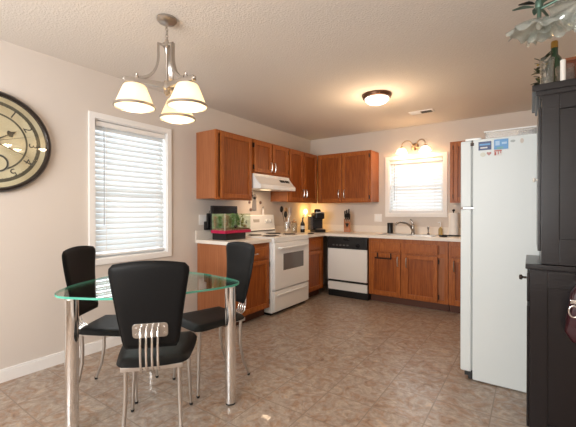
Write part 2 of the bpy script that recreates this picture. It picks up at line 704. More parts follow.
def upper(run, u0, u1, z0, z1, label, doors, depth=0.296, near_side=None):
    T = T_of(run)
    p = T(Vector(((u0 + u1) / 2, 0, z0)))
    t = thing('wall_cabinet', label, 'cabinet', p)
    obj('carcass', B(T).box(u0, u1, 0.001, depth, z0 + .012, z1 - .001), OAKS, t)
    f = 0.036
    b = B(T)
    b.box(u0, u0 + f, depth, depth + .019, z0, z1, 0.001).box(u1 - f, u1, depth, depth + .019, z0, z1, 0.001)
    b.box(u0 + f, u1 - f, depth, depth + .019, z0, z0 + f).box(u0 + f, u1 - f, depth, depth + .019, z1 - f, z1)
    for d in doors[:-1]:
        b.box(d[1] - .006, d[1] + .028, depth, depth + .018, z0 + f, z1 - f)
    obj('face_frame', b, OAK, t)
    for (a, c, pu, hi) in doors:
        ph = None
        if pu is not None:
            ph = (pu, z0 + .075, z0 + .195) if z1 - z0 > .5 else (pu, z0 + .045, z0 + .165)
        door(t, T, a, c, z0 + .018, z1 - .018, depth + .019, ph, hi)
    return t


UZ0, UZ1 = 1.352, 2.11
upper('left', 2.605, 3.197, UZ0, UZ1, 'single door oak wall cabinet left of the range hood, its side toward the dining window', [(2.665, 3.172, None, 3.178)])
upper('left', 3.203, 3.962, 1.688, UZ1, 'short two door oak wall cabinet right above the range hood', [(3.225, 3.572, 3.545, 3.218), (3.592, 3.938, 3.620, 3.945)])
upper('left', 3.968, 4.765, UZ0, UZ1, 'oak wall cabinet between the range hood and the room corner', [(3.992, 4.345, 4.318, None), (4.368, 4.735, 4.396, None)])
upper('back', 0.322, 1.21, UZ0, UZ1, 'two door oak wall cabinet on the back wall left of the sink window', [(0.350, 0.748, 0.712, None), (0.765, 1.178, 0.800, 1.188)])
upper('back', 2.256, 2.90, 1.33, 2.10, 'oak wall cabinet right of the sink window, partly behind the refrigerator', [(2.300, 2.60, None, 2.295), (2.62, 2.88, None, None)])


def base(run, u0, u1, label, fronts, toe=True, depth=0.575, blank=None):
    T = T_of(run)
    t = thing('base_cabinet', label, 'cabinet', T(Vector(((u0 + u1) / 2, 0, 0))))
    obj('carcass', B(T).box(u0, u1, 0.016, depth, 0.10, 0.862), OAKS, t)
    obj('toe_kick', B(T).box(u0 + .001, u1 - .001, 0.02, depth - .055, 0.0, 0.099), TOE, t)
    f = 0.038
    b = B(T)
    b.box(u0, u0 + f, depth, depth + .019, 0.10, 0.862).box(u1 - f, u1, depth, depth + .019, 0.10, 0.862)
    b.box(u0 + f, u1 - f, depth, depth + .018, 0.10, 0.14).box(u0 + f, u1 - f, depth, depth + .018, 0.80, 0.862)
    b.box(u0 + f, u1 - f, depth, depth + .018, 0.655, 0.705)
    if blank:
        b.box(blank[0], blank[1], depth, depth + .0185, 0.14, 0.80)
    obj('face_frame', b, OAK, t)
    n0 = depth + .019
    for k, (a, c, pu, hi, dp) in enumerate(fronts):
        drawer(t, T, a, c, 0.688, 0.812, n0, dp)
        ph = (pu, 0.51, 0.63) if pu is not None else None
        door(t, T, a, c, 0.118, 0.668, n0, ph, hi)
    return t


base('left', 2.605, 3.180, 'oak base cabinet left of the white stove, below the aquarium', [(2.640, 3.150, None, 3.156, True)])
base('left', 3.962, 4.465, 'narrow oak base cabinet between the stove and the counter corner', [(3.985, 4.395, None, None, False)])
sc = base('back', 1.29, 2.285, 'wide two door oak sink base cabinet right of the dishwasher', [(1.325, 1.722, 1.690, None, False), (1.772, 2.172, 1.800, 2.180, False)], blank=(1.722, 1.772))
base('back', 2.291, 2.90, 'oak base cabinet beside the refrigerator, mostly hidden behind it', [(2.318, 2.600, 2.355, None, False), (2.62, 2.87, None, None, False)])
# towel bar hung over the left sink door
b = B(TB)
n = 0.613
for u in (1.42, 1.60):
    b.box(u - .008, u + .008, n + .0035, n + .008, 0.60, 0.672)
    b.tube([(u, n + .006, 0.61), (u, n + .045, 0.605)], 0.006, 8)
b.tube([(1.40, n + .045, 0.605), (1.62, n + .045, 0.605)], 0.008, 10)
solo('towel_bar', b, mat('dark_bronze', (0.03, 0.018, 0.014), 0.35, 0.5), 'dark over-door towel bar hooked on the left door under the sink', 'towel bar', smooth=True)

# countertops
b = B()
b.box(0.001, 0.628, 2.590, 3.181, 0.865, 0.903, 0.004)
b.box(0.001, 0.016, 2.590, 3.181, 0.903, 1.005, 0.003)
solo('countertop', b, LAMIN, 'short cream laminate countertop under the aquarium, left of the stove', 'countertop')
t = thing('countertop', 'long cream laminate countertop running round the corner and past the sink', 'countertop', (1.4, 4.78, 0.865))
SX0, SX1, SY0, SY1 = 1.40, 2.08, 4.56, 4.94
b = B()
b.box(0.001, 0.628, 3.961, 4.455, 0.865, 0.903)
b.box(0.001, SX0, 4.455, BY - .001, 0.865, 0.903).box(SX1, 2.90, 4.455, BY - .001, 0.865, 0.903)
b.box(SX0, SX1, 4.455, SY0, 0.865, 0.903).box(SX0, SX1, SY1, BY - .001, 0.865, 0.903)
obj('slab', b, LAMIN, t)
obj('backsplash', B().box(0.0012, 0.016, 3.961, BY - .016, 0.903, 1.005, 0.003).box(0.0012, 2.90, BY - .016, BY - .0012, 0.903, 1.005, 0.003), LAMIN, t)
# sink
t = thing('kitchen_sink', 'stainless steel double sink set in the counter under the window', 'sink', (1.74, 4.75, 0.903))
b = B()
b.box(SX0 - .015, SX1 + .015, SY0 - .015, SY0 + .012, 0.9032, 0.908, 0.002).box(SX0 - .015, SX1 + .015, SY1 - .07, SY1 + .015, 0.9032, 0.908, 0.002)
b.box(SX0 - .015, SX0 + .012, SY0, SY1, 0.9032, 0.908, 0.002).box(SX1 - .012, SX1 + .015, SY0, SY1, 0.9032, 0.908, 0.002)
b.box(1.73, 1.75, SY0, SY1 - .05, 0.9032, 0.907)
obj('rim', b, SATIN, t)
for (a, c) in ((SX0 + .012, 1.73), (1.75, SX1 - .012)):
    b = B()
    b.box(a, c, SY0 + .012, SY1 - .07, 0.873, 0.876)
    b.box(a, a + .003, SY0 + .012, SY1 - .07, 0.876, 0.9).box(c - .003, c, SY0 + .012, SY1 - .07, 0.876, 0.9)
    b.box(a, c, SY0 + .012, SY0 + .015, 0.876, 0.9).box(a, c, SY1 - .073, SY1 - .07, 0.876, 0.9)
    obj('basin', b, SATIN, t)
# faucet
FCH = mat('dark_chrome', (0.34, 0.32, 0.30), 0.18, 1.0)
t = thing('faucet', 'chrome single lever faucet with a long curved spout behind the sink', 'faucet', (1.765, 4.905, 0.908))
obj('base', B().lathe([(0.0, 0), (0.03, 0), (0.03, 0.012), (0.022, 0.03), (0.019, 0.11), (0.021, 0.13), (0.0, 0.135)], (1.765, 4.905, 0.9082), 20), FCH, t, True)
obj('spout', B().tube([(1.765, 4.900, 0.955), (1.735, 4.875, 1.02), (1.69, 4.84, 1.062), (1.63, 4.80, 1.072), (1.585, 4.775, 1.06), (1.570, 4.766, 1.035)], [0.017, 0.0155, 0.014, 0.013, 0.013, 0.0135], 12), FCH, t, True)
obj('lever', B().tube([(1.765, 4.905, 1.04), (1.758, 4.905, 1.06), (1.738, 4.90, 1.10), (1.728, 4.90, 1.108)], [0.015, 0.012, 0.010, 0.014], 10), FCH, t, True)
b = B().lathe([(0, 0), (0.017, 0), (0.017, 0.01), (0.010, 0.02), (0.009, 0.07), (0.014, 0.085), (0.013, 0.11), (0, 0.115)], (1.965, 4.91, 0.9082), 16)
solo('sink_sprayer', b, FCH, 'small upright dark chrome sprayer right of the faucet', 'sprayer', smooth=True)
t = thing('soap_bottle', 'slim bottle of amber dish soap standing right of the sink sprayer', 'bottle', (2.10, 5.00, 0.903))
obj('body', B().lathe([(0, 0), (0.024, 0), (0.026, 0.01), (0.026, 0.08), (0.012, 0.10), (0.009, 0.11), (0, 0.11)], (2.10, 5.00, 0.9032), 16), mat('amber_soap', (0.62, 0.45, 0.18), 0.15, trans=0.3), t, True)
obj('pump', B().tube([(2.10, 5.0, 1.01), (2.10, 5.0, 1.075)], 0.005, 8).tube([(2.10, 5.0, 1.075), (2.07, 4.99, 1.07)], 0.006, 8), WHITE, t, True)
t = thing('tumbler', 'black cylindrical tumbler on the counter left of the faucet', 'tumbler', (1.425, 4.965, 0.903))
obj('body', B().lathe([(0, 0), (0.040, 0), (0.040, 0.125), (0.038, 0.13), (0, 0.13)], (1.425, 4.965, 0.9032), 24), BLACK, t, True)
obj('lid', B().lathe([(0, 0), (0.042, 0), (0.042, 0.018), (0.03, 0.024), (0, 0.024)], (1.425, 4.965, 1.0335), 24), RUBBER, t, True)
# paper towel holder
t = thing('paper_towel_holder', 'upright roll of paper towels on a dark stand beside the refrigerator', 'paper towels', (2.285, 4.86, 0.903))
obj('base', B().lathe([(0, 0), (0.085, 0), (0.085, 0.012), (0, 0.016)], (2.285, 4.86, 0.9032), 28), BLACK, t, True)
obj('roll', B().lathe([(0.019, 0), (0.058, 0), (0.058, 0.28), (0.019, 0.28)], (2.285, 4.86, 0.922), 28), PAPER, t, True)
obj('post', B().lathe([(0, 0), (0.007, 0), (0.007, 0.30), (0.016, 0.31), (0.018, 0.325), (0, 0.335)], (2.285, 4.86, 0.918), 14), BLACK, t, True)
b = B().lathe([(0, 0), (0.045, 0), (0.06, 0.02), (0.057, 0.022), (0.042, 0.004), (0, 0.004)], (2.20, 4.66, 0.9035), 20)
solo('small_dish', b, BLACK, 'small black dish at the counter edge before the paper towels', 'dish', smooth=True)

# ------------------------------------------------------------------ dishwasher
t = thing('dishwasher', 'white and black dishwasher between the corner cabinets and sink cabinet', 'dishwasher', (0.97, 4.8, 0))
D0, D1 = 0.668, 1.284
obj('tub', B(TB).box(D0 + .004, D1 - .004, 0.03, 0.598, 0.0, 0.862), BLACK, t)
b = B(TB).box(D0 + .006, D1 - .006, 0.598, 0.640, 0.700, 0.855, 0.006)
cp = obj('control_panel', b, BLACK, t)
obj('knob', B(TB).lathe([(0, 0.6395), (0.026, 0.6395), (0.024, 0.656), (0, 0.658)], (1.15, 0, 0.745), 22, 'y'), GLOSSB, cp, True)
for k in range(5):
    obj('button', B(TB).box(0.76 + k * .055, 0.79 + k * .055, 0.6395, 0.644, 0.735, 0.752, 0.002), mat('dw_button', (0.10, 0.10, 0.10), 0.4), cp)
obj('latch', B(TB).box(0.93, 1.02, 0.6395, 0.650, 0.812, 0.836, 0.004), GLOSSB, cp)
obj('door', B(TB).box(D0 + .008, D1 - .008, 0.598, 0.628, 0.245, 0.692, 0.004), mat('dishwasher_white', (0.82, 0.80, 0.77), 0.35), t)
obj('lower_panel', B(TB).box(D0 + .008, D1 - .008, 0.598, 0.620, 0.100, 0.212, 0.004), mat('dishwasher_white_lower', (0.82, 0.80, 0.77), 0.35), t)

# ------------------------------------------------------------------ stove
SY = (3.187, 3.953)
t = thing('stove', 'white freestanding electric stove with a glass window in its oven door', 'stove', (0.33, 3.57, 0))
a0, a1 = SY
obj('body', B().box(0.03, 0.628, a0, a1, 0.028, 0.895, 0.004), WHITE, t)
obj('cooktop', B().box(0.02, 0.655, a0 - .001, a1 + .001, 0.895, 0.914, 0.006), WHITE, t)
for (x, y, rr) in ((0.22, 3.375, 0.085), (0.22, 3.765, 0.102), (0.48, 3.375, 0.102), (0.48, 3.765, 0.085)):
    bn = obj('burner', B().lathe([(rr + .018, 0), (rr + .016, 0.004), (rr, 0.004), (rr * .6, 0.001), (0, 0.001)], (x, y, 0.9142), 28), SATIN, t, True)
    pts = []
    for k in range(90):
        a = k / 89 * 2 * PI * 3.6
        q = rr * (0.14 + 0.84 * k / 89)
        pts.append((x + q * math.cos(a), y + q * math.sin(a), 0.9215))
    obj('coil', B().tube(pts, 0.0052, 6), GREY, bn, True)
od = obj('oven_door', B().box(0.629, 0.668, a0 + .006, a1 - .006, 0.298, 0.850, 0.008), WHITE, t)
obj('window', B().box(0.6675, 0.6705, a0 + .175, a1 - .145, 0.515, 0.715, 0.001), OVENW, od)
obj('handle', B().tube([(0.667, a0 + .09, 0.785), (0.70, a0 + .09, 0.79), (0.705, a0 + .13, 0.79), (0.705, a1 - .13, 0.79), (0.70, a1 - .09, 0.79), (0.667, a1 - .09, 0.785)], 0.0125, 10), WHITE, od, True)
obj('control_strip', B().box(0.629, 0.662, a0 + .003, a1 - .003, 0.856, 0.894, 0.003), WHITE, t)
dw = obj('storage_drawer', B().box(0.629, 0.664, a0 + .006, a1 - .006, 0.045, 0.286, 0.008).box(0.660, 0.678, a0 + .06, a1 - .06, 0.225, 0.245, 0.006), WHITE, t)
obj('plinth', B().box(0.06, 0.60, a0 + .01, a1 - .01, 0.0, 0.03), BLACK, t)
b = B()
b.bm.verts.ensure_lookup_table()
prof = [(0.022, 0.9145), (0.105, 0.9145), (0.105, 0.965), (0.092, 0.985), (0.070, 1.165), (0.060, 1.175), (0.022, 1.175)]
ring0 = [b.bm.verts.new((x, a0 + .002, z)) for x, z in prof]
ring1 = [b.bm.verts.new((x, a1 - .002, z)) for x, z in prof]
for k in range(len(prof)):
    k2 = (k + 1) % len(prof)
    b.bm.faces.new((ring0[k], ring0[k2], ring1[k2], ring1[k]))
b.bm.faces.new(ring0)
b.bm.faces.new(ring1)
bgd = obj('backguard', b, WHITE, t)
bgx = lambda z: 0.092 - (z - 0.985) * 0.122
obj('trim_strip', B().box(0.104, 0.108, a0 + .02, a1 - .02, 0.952, 0.966), BLACK, bgd)
for y in (a0 + .09, a0 + .18, a1 - .18, a1 - .09):
    obj('knob', B().lathe([(0, 0), (0.024, 0), (0.021, 0.016), (0.0, 0.018)], (bgx(1.09), y, 1.09), 18, 'x'), WHITE, bgd, True)
obj('clock_display', B().box(bgx(1.10) - .004, bgx(1.10) + .003, 3.50, 3.62, 1.075, 1.115), mat('display_grey', (0.55, 0.52, 0.48), 0.3), bgd)
# spoon rest on the cooktop
b = B().lathe([(0, 0), (0.04, 0.0), (0.055, 0.012), (0.051, 0.012), (0.038, 0.004), (0, 0.004)], (0.0, 0.0, 0.0), 20)
for v in b.bm.verts:
    v.co = Vector((0.56 + v.co.x * .7, 4.18 + v.co.y * 1.3, 0.9035 + v.co.z))
solo('spoon_rest', b, BLACK, 'low dark spoon rest on the counter just right of the stove', 'spoon rest', smooth=True)

# range hood
t = thing('range_hood', 'white range hood with a slanted front under the short oak cabinet', 'range hood', (0.2, 3.58, 1.50))
prof = [(0.001, 1.512), (0.445, 1.500), (0.445, 1.548), (0.405, 1.580), (0.338, 1.655), (0.338, 1.687), (0.001, 1.687)]
b = B()
ring0 = [b.bm.verts.new((x, 3.205, z)) for x, z in prof]
ring1 = [b.bm.verts.new((x, 3.960, z)) for x, z in prof]
for k in range(len(prof)):
    k2 = (k + 1) % len(prof)
    b.bm.faces.new((ring0[k], ring0[k2], ring1[k2], ring1[k]))
b.bm.faces.new(ring0)
b.bm.faces.new(ring1)
bmesh.ops.bevel(b.bm, geom=b.bm.edges[:], offset=0.004, segments=2, affect='EDGES')
obj('shell', b, WHITE, t)
obj('switch_panel', B().box(0.340, 0.380, 3.80, 3.88, 1.6285, 1.6315), BLACK, t)
for ob in t.children:
    if ob.name.startswith('switch'):
        pass
b = B()
sl = (0.338 - 0.405) / (1.655 - 1.580)
for (y0, y1) in ((3.70, 3.80), (3.82, 3.90)):
    for (z0, z1) in ((1.605, 1.635),):
        vs = []
        for z in (z0, z1):
            x = 0.405 + (z - 1.580) * sl
            for y in (y0, y1):
                for d in (0.0005, 0.004):
                    vs.append(b.bm.verts.new((x + d, y, z + d)))
        F = b.bm.faces.new
        F((vs[1], vs[3], vs[7], vs[5]))
        F((vs[0], vs[2], vs[6], vs[4]))
        F((vs[0], vs[1], vs[3], vs[2]))
        F((vs[4], vs[5], vs[7], vs[6]))
        F((vs[0], vs[1], vs[5], vs[4]))
        F((vs[2], vs[3], vs[7], vs[6]))
obj('switches', b, BLACK, t)
bpy.data.objects.remove([c for c in t.children if c.name.startswith('switch_panel')][0])
obj('lamp_lens', B().box(0.20, 0.28, 3.50, 3.62, 1.500, 1.507), mat('hood_lens', (1, 0.9, 0.7), 0.4, emis=(1.0, 0.72, 0.42), estr=1.5), t)
area('range_hood_lamp', (0.24, 3.56, 1.495), (0, 0, 0), 0.12, 0.08, 1.6, (1.0, 0.70, 0.45))

# ------------------------------------------------------------------ refrigerator
FX0, FX1, FY0, FY1, FZ = 2.752, 3.46, 2.795, 3.52, 1.733
t = thing('refrigerator', 'tall white top-freezer refrigerator with magnets on its side', 'refrigerator', (3.1, 3.15, 0))
obj('body', B().box(FX0, FX1, FY0, FY1, 0.008, FZ, 0.006), FRIDGE, t)
obj('plinth', B().box(FX0 + .03, FX1 - .02, FY0 + .02, FY1 - .02, 0.0, 0.03), BLACK, t)
obj('grille', B().box(FX0 - .03, FX0 + .01, FY0 + .02, FY1 - .02, 0.0, 0.055, 0.003), BLACK, t)
fd = obj('freezer_door', B().box(2.672, FX0 - .008, FY0, FY1, 1.248, FZ - .004, 0.012, 3), FRIDGE, t)
rd = obj('fridge_door', B().box(2.672, FX0 - .008, FY0, FY1, 0.060, 1.238, 0.012, 3), FRIDGE, t)
obj('gasket', B().box(FX0 - .0085, FX0 + .0005, FY0 + .012, FY1 - .012, 0.07, 1.23).box(FX0 - .0085, FX0 + .0005, FY0 + .012, FY1 - .012, 1.26, FZ - .02), mat('gasket', (0.42, 0.44, 0.44), 0.7), t)
obj('handle', B().tube([(2.672, FY1 - .06, 1.30), (2.64, FY1 - .06, 1.32), (2.64, FY1 - .06, 1.60), (2.672, FY1 - .06, 1.62)], 0.012, 8), WHITE, fd, True)
obj('handle', B().tube([(2.672, FY1 - .06, 1.20), (2.64, FY1 - .06, 1.18), (2.64, FY1 - .06, 0.75), (2.672, FY1 - .06, 0.73)], 0.012, 8), WHITE, rd, True)
obj('hinge_cover', B().box(2.70, 2.80, FY0 + .015, FY0 + .075, FZ - .002, FZ + .014, 0.004), WHITE, t)
obj('middle_hinge', B().box(2.69, FX0 + .006, FY0 - .002, FY0 + .03, 1.236, 1.250, 0.002), SATIN, t)
obj('hinge_screw', B().box(2.736, 2.758, FY0 - .003, FY0 + .01, 1.690, 1.712, 0.002), GAP, t)
obj('lower_hinge', B().box(2.70, FX0 + .01, FY0 + .005, FY0 + .04, 0.030, 0.058, 0.002), BLACK, t)


def card(x0, x1, z0, z1, m, label, tilt=0.0, cat='magnet', strokes=None, name='fridge_magnet'):
    cx, cz = (x0 + x1) / 2, (z0 + z1) / 2
    t = thing(name, label, cat, (cx, FY0 - .001, cz))
    w, h = (x1 - x0) / 2, (z1 - z0) / 2
    q = lambda x, z: (x * math.cos(tilt) - z * math.sin(tilt), x * math.sin(tilt) + z * math.cos(tilt))
    def boxq(u0, u1, v0, v1, d0, d1, mm, nm):
        b = B().box(u0, u1, -d1, -d0, v0, v1)
        for v in b.bm.verts:
            x, z = q(v.co.x, v.co.z)
            v.co.x, v.co.z = x, z
        obj(nm, b, mm, t, world=False)
    boxq(-w, w, -h, h, 0, 0.0022, m, 'backing')
    for k, (u0, u1, v0, v1, mm) in enumerate(strokes or []):
        boxq(w * u0, w * u1, h * v0, h * v1, 0.0022, 0.0030 + k * .0002, mm, 'picture_patch')
    return t


NAVY = mat('navy_card', (0.055, 0.085, 0.20), 0.4)
SKYB = mat('blue_card', (0.12, 0.32, 0.62), 0.4)
PALEC = mat('pale_card', (0.66, 0.66, 0.64), 0.5)
REDC = mat('red_ink', (0.45, 0.10, 0.08), 0.5)
GREENC = mat('sea_green', (0.16, 0.38, 0.42), 0.5)
PBLUE = mat('pale_blue', (0.40, 0.58, 0.78), 0.5)
card(2.787, 2.866, 1.652, 1.712, NAVY, 'dark blue postcard magnet near the top left of the refrigerator side', strokes=[(-0.85, 0.85, 0.1, 0.5, SKYB), (-0.7, 0.4, -0.6, -0.3, PALEC)])
card(2.882, 2.966, 1.648, 1.718, SKYB, 'bright blue beach postcard magnet beside the dark blue one', strokes=[(-0.8, -0.2, -0.2, 0.7, PBLUE), (-0.6, 0.3, -0.9, -0.5, GREENC), (0.1, 0.8, 0.0, 0.4, PBLUE)])
card(2.880, 2.930, 1.605, 1.650, PALEC, 'small pale magnet with red lettering under the bright blue postcard', strokes=[(-0.9, 0.9, 0.35, 0.7, REDC), (-0.8, -0.4, -0.8, 0.2, REDC), (0.0, 0.2, -0.6, 0.3, REDC), (0.6, 0.8, -0.3, 0.3, REDC)])
def shape_magnet(pts, x, z, m, label, cat='magnet'):
    b = B().prism([(p[0], p[1]) for p in pts], 0, 0.004, 0.0)
    for v in b.bm.verts:
        v.co = Vector((x + v.co.x, FY0 - .0008 - v.co.z, z + v.co.y))
    solo('fridge_magnet', b, m, label, cat)
oval = lambda a, c, n=18: [(a * math.cos(2 * PI * k / n), c * math.sin(2 * PI * k / n)) for k in range(n)]
heart = [(0.0009 * 16 * math.sin(a) ** 3, 0.0009 * (13 * math.cos(a) - 5 * math.cos(2 * a) - 2 * math.cos(3 * a) - math.cos(4 * a))) for a in [2 * PI * k / 24 for k in range(24)]]
shape_magnet(oval(0.017, 0.015), 2.815, 1.621, mat('cream_magnet', (0.60, 0.60, 0.52), 0.4), 'round pale cream magnet below the dark blue postcard')
shape_magnet(heart, 2.852, 1.625, mat('rose_magnet', (0.45, 0.22, 0.20), 0.4), 'small dull red heart magnet right of the round cream magnet')
shape_magnet(oval(0.014, 0.008), 2.992, 1.697, mat('grey_magnet', (0.38, 0.42, 0.42), 0.4), 'small grey oval magnet right of the bright blue postcard')
shape_magnet(oval(0.010, 0.016), 3.043, 1.693, mat('tan_magnet', (0.58, 0.52, 0.46), 0.4), 'small upright tan magnet farthest right on the refrigerator side')

# things on top of the refrigerator
t = thing('storage_tray', 'clear plastic storage tray with a white rim lying on top of the refrigerator', 'tray', (2.97, 3.0, FZ))
b = B()
b.box(2.822, 3.30, 2.865, 3.20, FZ + .001, FZ + .006)
b.box(2.822, 2.827, 2.865, 3.20, FZ + .006, FZ + .058).box(3.295, 3.30, 2.865, 3.20, FZ + .006, FZ + .058)
b.box(2.827, 3.295, 2.865, 2.870, FZ + .006, FZ + .058).box(2.827, 3.295, 3.195, 3.20, FZ + .006, FZ + .058)
obj('body', b, glassy('clear_plastic', (0.88, 0.90, 0.90), 0.12, 0.5, 0.15, 0.22, (0.75, 0.73, 0.70)), t)
b = B()
b.box(2.814, 3.308, 2.857, 2.872, FZ + .056, FZ + .064, 0.002).box(2.814, 3.308, 3.193, 3.208, FZ + .056, FZ + .064, 0.002)
b.box(2.814, 2.829, 2.872, 3.193, FZ + .056, FZ + .064, 0.002).box(3.293, 3.308, 2.872, 3.193, FZ + .056, FZ + .064, 0.002)
obj('rim', b, WHITE, t)
b = B()
random.seed(3)
nx, ny = 16, 8
vv = [[b.bm.verts.new((3.02 + i * .015, 2.90 + j * .028, FZ + .048 + random.uniform(-.008, .014) - (.012 if i in (0, nx - 1) or j in (0, ny - 1) else 0))) for j in range(ny)] for i in range(nx)]
v2 = [[b.bm.verts.new((3.02 + i * .015, 2.90 + j * .028, FZ + .0075)) for j in range(ny)] for i in range(nx)]
for i in range(nx - 1):
    for j in range(ny - 1):
        b.bm.faces.new((vv[i][j], vv[i + 1][j], vv[i + 1][j + 1], vv[i][j + 1]))
        b.bm.faces.new((v2[i][j], v2[i + 1][j], v2[i + 1][j + 1], v2[i][j + 1]))
for i in range(nx - 1):
    for j in (0, ny - 1):
        b.bm.faces.new((vv[i][j], vv[i + 1][j], v2[i + 1][j], v2[i][j]))
for j in range(ny - 1):
    for i in (0, nx - 1):
        b.bm.faces.new((vv[i][j], vv[i][j + 1], v2[i][j + 1], v2[i][j]))
solo('foil_package', b, mat('grey_foil', (0.30, 0.29, 0.31), 0.25, 0.8), 'crumpled grey foil package inside the tray on the refrigerator', 'package')

# ------------------------------------------------------------------ hutch
t = thing('hutch', 'tall black painted hutch in front of the refrigerator at the right edge', 'hutch', (3.3, 2.33, 0))
HY0, HY1 = 2.115, 2.545
obj('base_cabinet', B().box(3.088, RX - .016, HY0 + .012, HY1 - .01, 0.07, 0.930, 0.003), HUTCH, t)
b = B()
b.box(3.098, RX - .03, HY0 + .03, HY1 - .03, 0.0, 0.07)
obj('plinth', b, HUTCH, t)
b = B()
# framed side panel of the base
for (x0, x1, z0, z1) in ((3.088, 3.160, 0.075, 0.925), (3.44, 3.503, 0.075, 0.925), (3.16, 3.44, 0.845, 0.925), (3.16, 3.44, 0.075, 0.165)):
    b.box(x0, x1, HY0, HY0 + .013, z0, z1, 0.002)
obj('side_frame', b, HUTCH, t)
obj('counter', B().box(3.070, RX - .016, HY0 - .008, HY1 + .008, 0.930, 0.956, 0.004), HUTCH, t)
for k, (z0, z1) in enumerate(((0.76, 0.905), (0.12, 0.74))):
    d = obj('drawer' if k == 0 else 'door', B().box(3.076, 3.088, HY0 + .03, HY1 - .03, z0, z1, 0.003), HUTCH, t)
    kz = 0.895 - .06 if k == 0 else 0.62
    if k == 0: obj('knob', B().lathe([(0, 0.006), (0.006, 0.004), (0.006, -0.012), (0.014, -0.018), (0.012, -0.028), (0, -0.030)], (3.070, (HY0 + HY1) / 2 - (.10 if k == 0 else .12), 0.868 if k == 0 else 0.60), 14, 'x'), GAP, d, True)
obj('upper_cabinet', B().box(3.134, RX - .016, HY0 + .014, HY1 - .01, 0.956, 1.785, 0.003), HUTCH, t)
b = B()
for (x0, x1, z0, z1) in ((3.134, 3.205, 0.958, 1.785), (3.44, 3.503, 0.958, 1.785), (3.205, 3.44, 1.715, 1.785), (3.205, 3.44, 0.958, 1.085)):
    b.box(x0, x1, HY0 + .002, HY0 + .015, z0, z1, 0.002)
obj('side_frame', b, HUTCH, t)
dd = obj('door', B().box(3.120, 3.134, HY0 + .03, HY1 - .03, 1.02, 1.74, 0.003), HUTCH, t)
obj('knob', B().lathe([(0, 0.002), (0.005, 0.001), (0.005, -0.008), (0.012, -0.014), (0.010, -0.020), (0, -0.022)], (3.120, HY0 + .07, 1.38), 14, 'x'), mat('ceramic_knob', (0.75, 0.72, 0.66), 0.2), dd, True)
b = B()
for k, (dx, z0, z1) in enumerate(((0.0, 1.775, 1.795), (0.014, 1.790, 1.815), (0.030, 1.812, 1.845))):
    b.box(3.125 - dx, RX - .016, HY0 + .004 - dx * .5, HY1 + dx * .5, z0, z1, 0.003)
obj('crown', b, HUTCH, t)
# things on the hutch
HT = 1.846
t = thing('glass_vase', 'clear straight glass vase standing left on top of the hutch', 'vase', (3.158, 2.235, HT))
obj('body', B().lathe([(0, 0), (0.030, 0), (0.031, 0.155), (0.028, 0.155), (0.027, 0.008), (0, 0.008)], (3.158, 2.235, HT), 24), CLEAR, t, True)
obj('lip', B().lathe([(0.028, 0.153), (0.032, 0.153), (0.032, 0.160), (0.028, 0.160), (0.028, 0.153)], (3.158, 2.235, HT), 24), CLEAR, t, True)
t = thing('glass_jar', 'low wide glass jar right of the straight vase on the hutch', 'jar', (3.236, 2.30, HT))
obj('body', B().lathe([(0, 0), (0.040, 0), (0.042, 0.02), (0.042, 0.125), (0.039, 0.125), (0.038, 0.01), (0, 0.01)], (3.236, 2.30, HT), 24), CLEAR, t, True)
solo('pillar_candle', B().lathe([(0, 0), (0.0115, 0), (0.0115, 0.128), (0.009, 0.13), (0, 0.127)], (3.221, 2.205, HT), 16), mat('candle_wax', (0.85, 0.80, 0.74), 0.5), 'slim white candle right of the glass vase on the hutch', 'candle', smooth=True)
t = thing('wine_bottle', 'dark green wine bottle with a gold neck foil on top of the hutch', 'bottle', (3.195, 2.38, HT))
WB = mat('bottle_green', (0.015, 0.045, 0.018), 0.08, spec=0.8)
obj('body', B().lathe([(0, 0), (0.036, 0), (0.038, 0.01), (0.038, 0.175), (0.030, 0.205), (0.0165, 0.225), (0.0155, 0.285), (0, 0.285)], (3.195, 2.38, HT), 24), WB, t, True)
obj('neck_foil', B().lathe([(0, 0.30), (0.014, 0.30), (0.0165, 0.293), (0.0168, 0.262), (0.0158, 0.262)], (3.195, 2.38, HT), 20), mat('gold_foil', (0.38, 0.22, 0.05), 0.3, 0.8), t, True)
t = thing('leafy_sprig', 'dark green artificial sprig with gold berries behind the glass vase', 'sprig', (3.13, 2.33, HT))
random.seed(11)
obj('stem', B().tube([(3.145, 2.33, HT), (3.142, 2.33, HT + .08), (3.14, 2.335, HT + .19)], 0.003, 6), mat('sprig_stem', (0.10, 0.08, 0.03), 0.6), t, True)
b = B()
def leaf(b, c, d, l, w, n=Vector((0, 0, 1))):
    d = d.normalized()
    sd = d.cross(n)
    sd = (sd if sd.length > .1 else Vector((1, 0, 0))).normalized()
    up = sd.cross(d)
    c = Vector(c)
    ring = []
    for s_ in (-1, 1):
        ring.append([b.bm.verts.new(c + d * (l * f) + sd * (s_ * w * math.sin(PI * min(f * .9 + .05, 1))) + up * (.10 * l * math.sin(PI * f))) for f in (0, .25, .5, .75, 1)])
    mid = [b.bm.verts.new(c + d * (l * f) + up * (.10 * l * math.sin(PI * f) + .06 * l)) for f in (0, .25, .5, .75, 1)]
    for k in range(4):
        b.bm.faces.new((ring[0][k], ring[0][k + 1], mid[k + 1], mid[k]))
        b.bm.faces.new((mid[k], mid[k + 1], ring[1][k + 1], ring[1][k]))
        b.bm.faces.new((ring[0][k], ring[1][k], ring[1][k + 1], ring[0][k + 1]))
for k in range(26):
    f = random.uniform(.3, 1)
    a = random.uniform(0, 2 * PI)
    leaf(b, (3.142, 2.333, HT + .19 * f), Vector((math.cos(a) - .2, math.sin(a), random.uniform(-.5, 1.1))), random.uniform(.04, .07), .014)
obj('leaves', b, mat('sprig_leaf', (0.045, 0.060, 0.022), 0.5), t)
b = B()
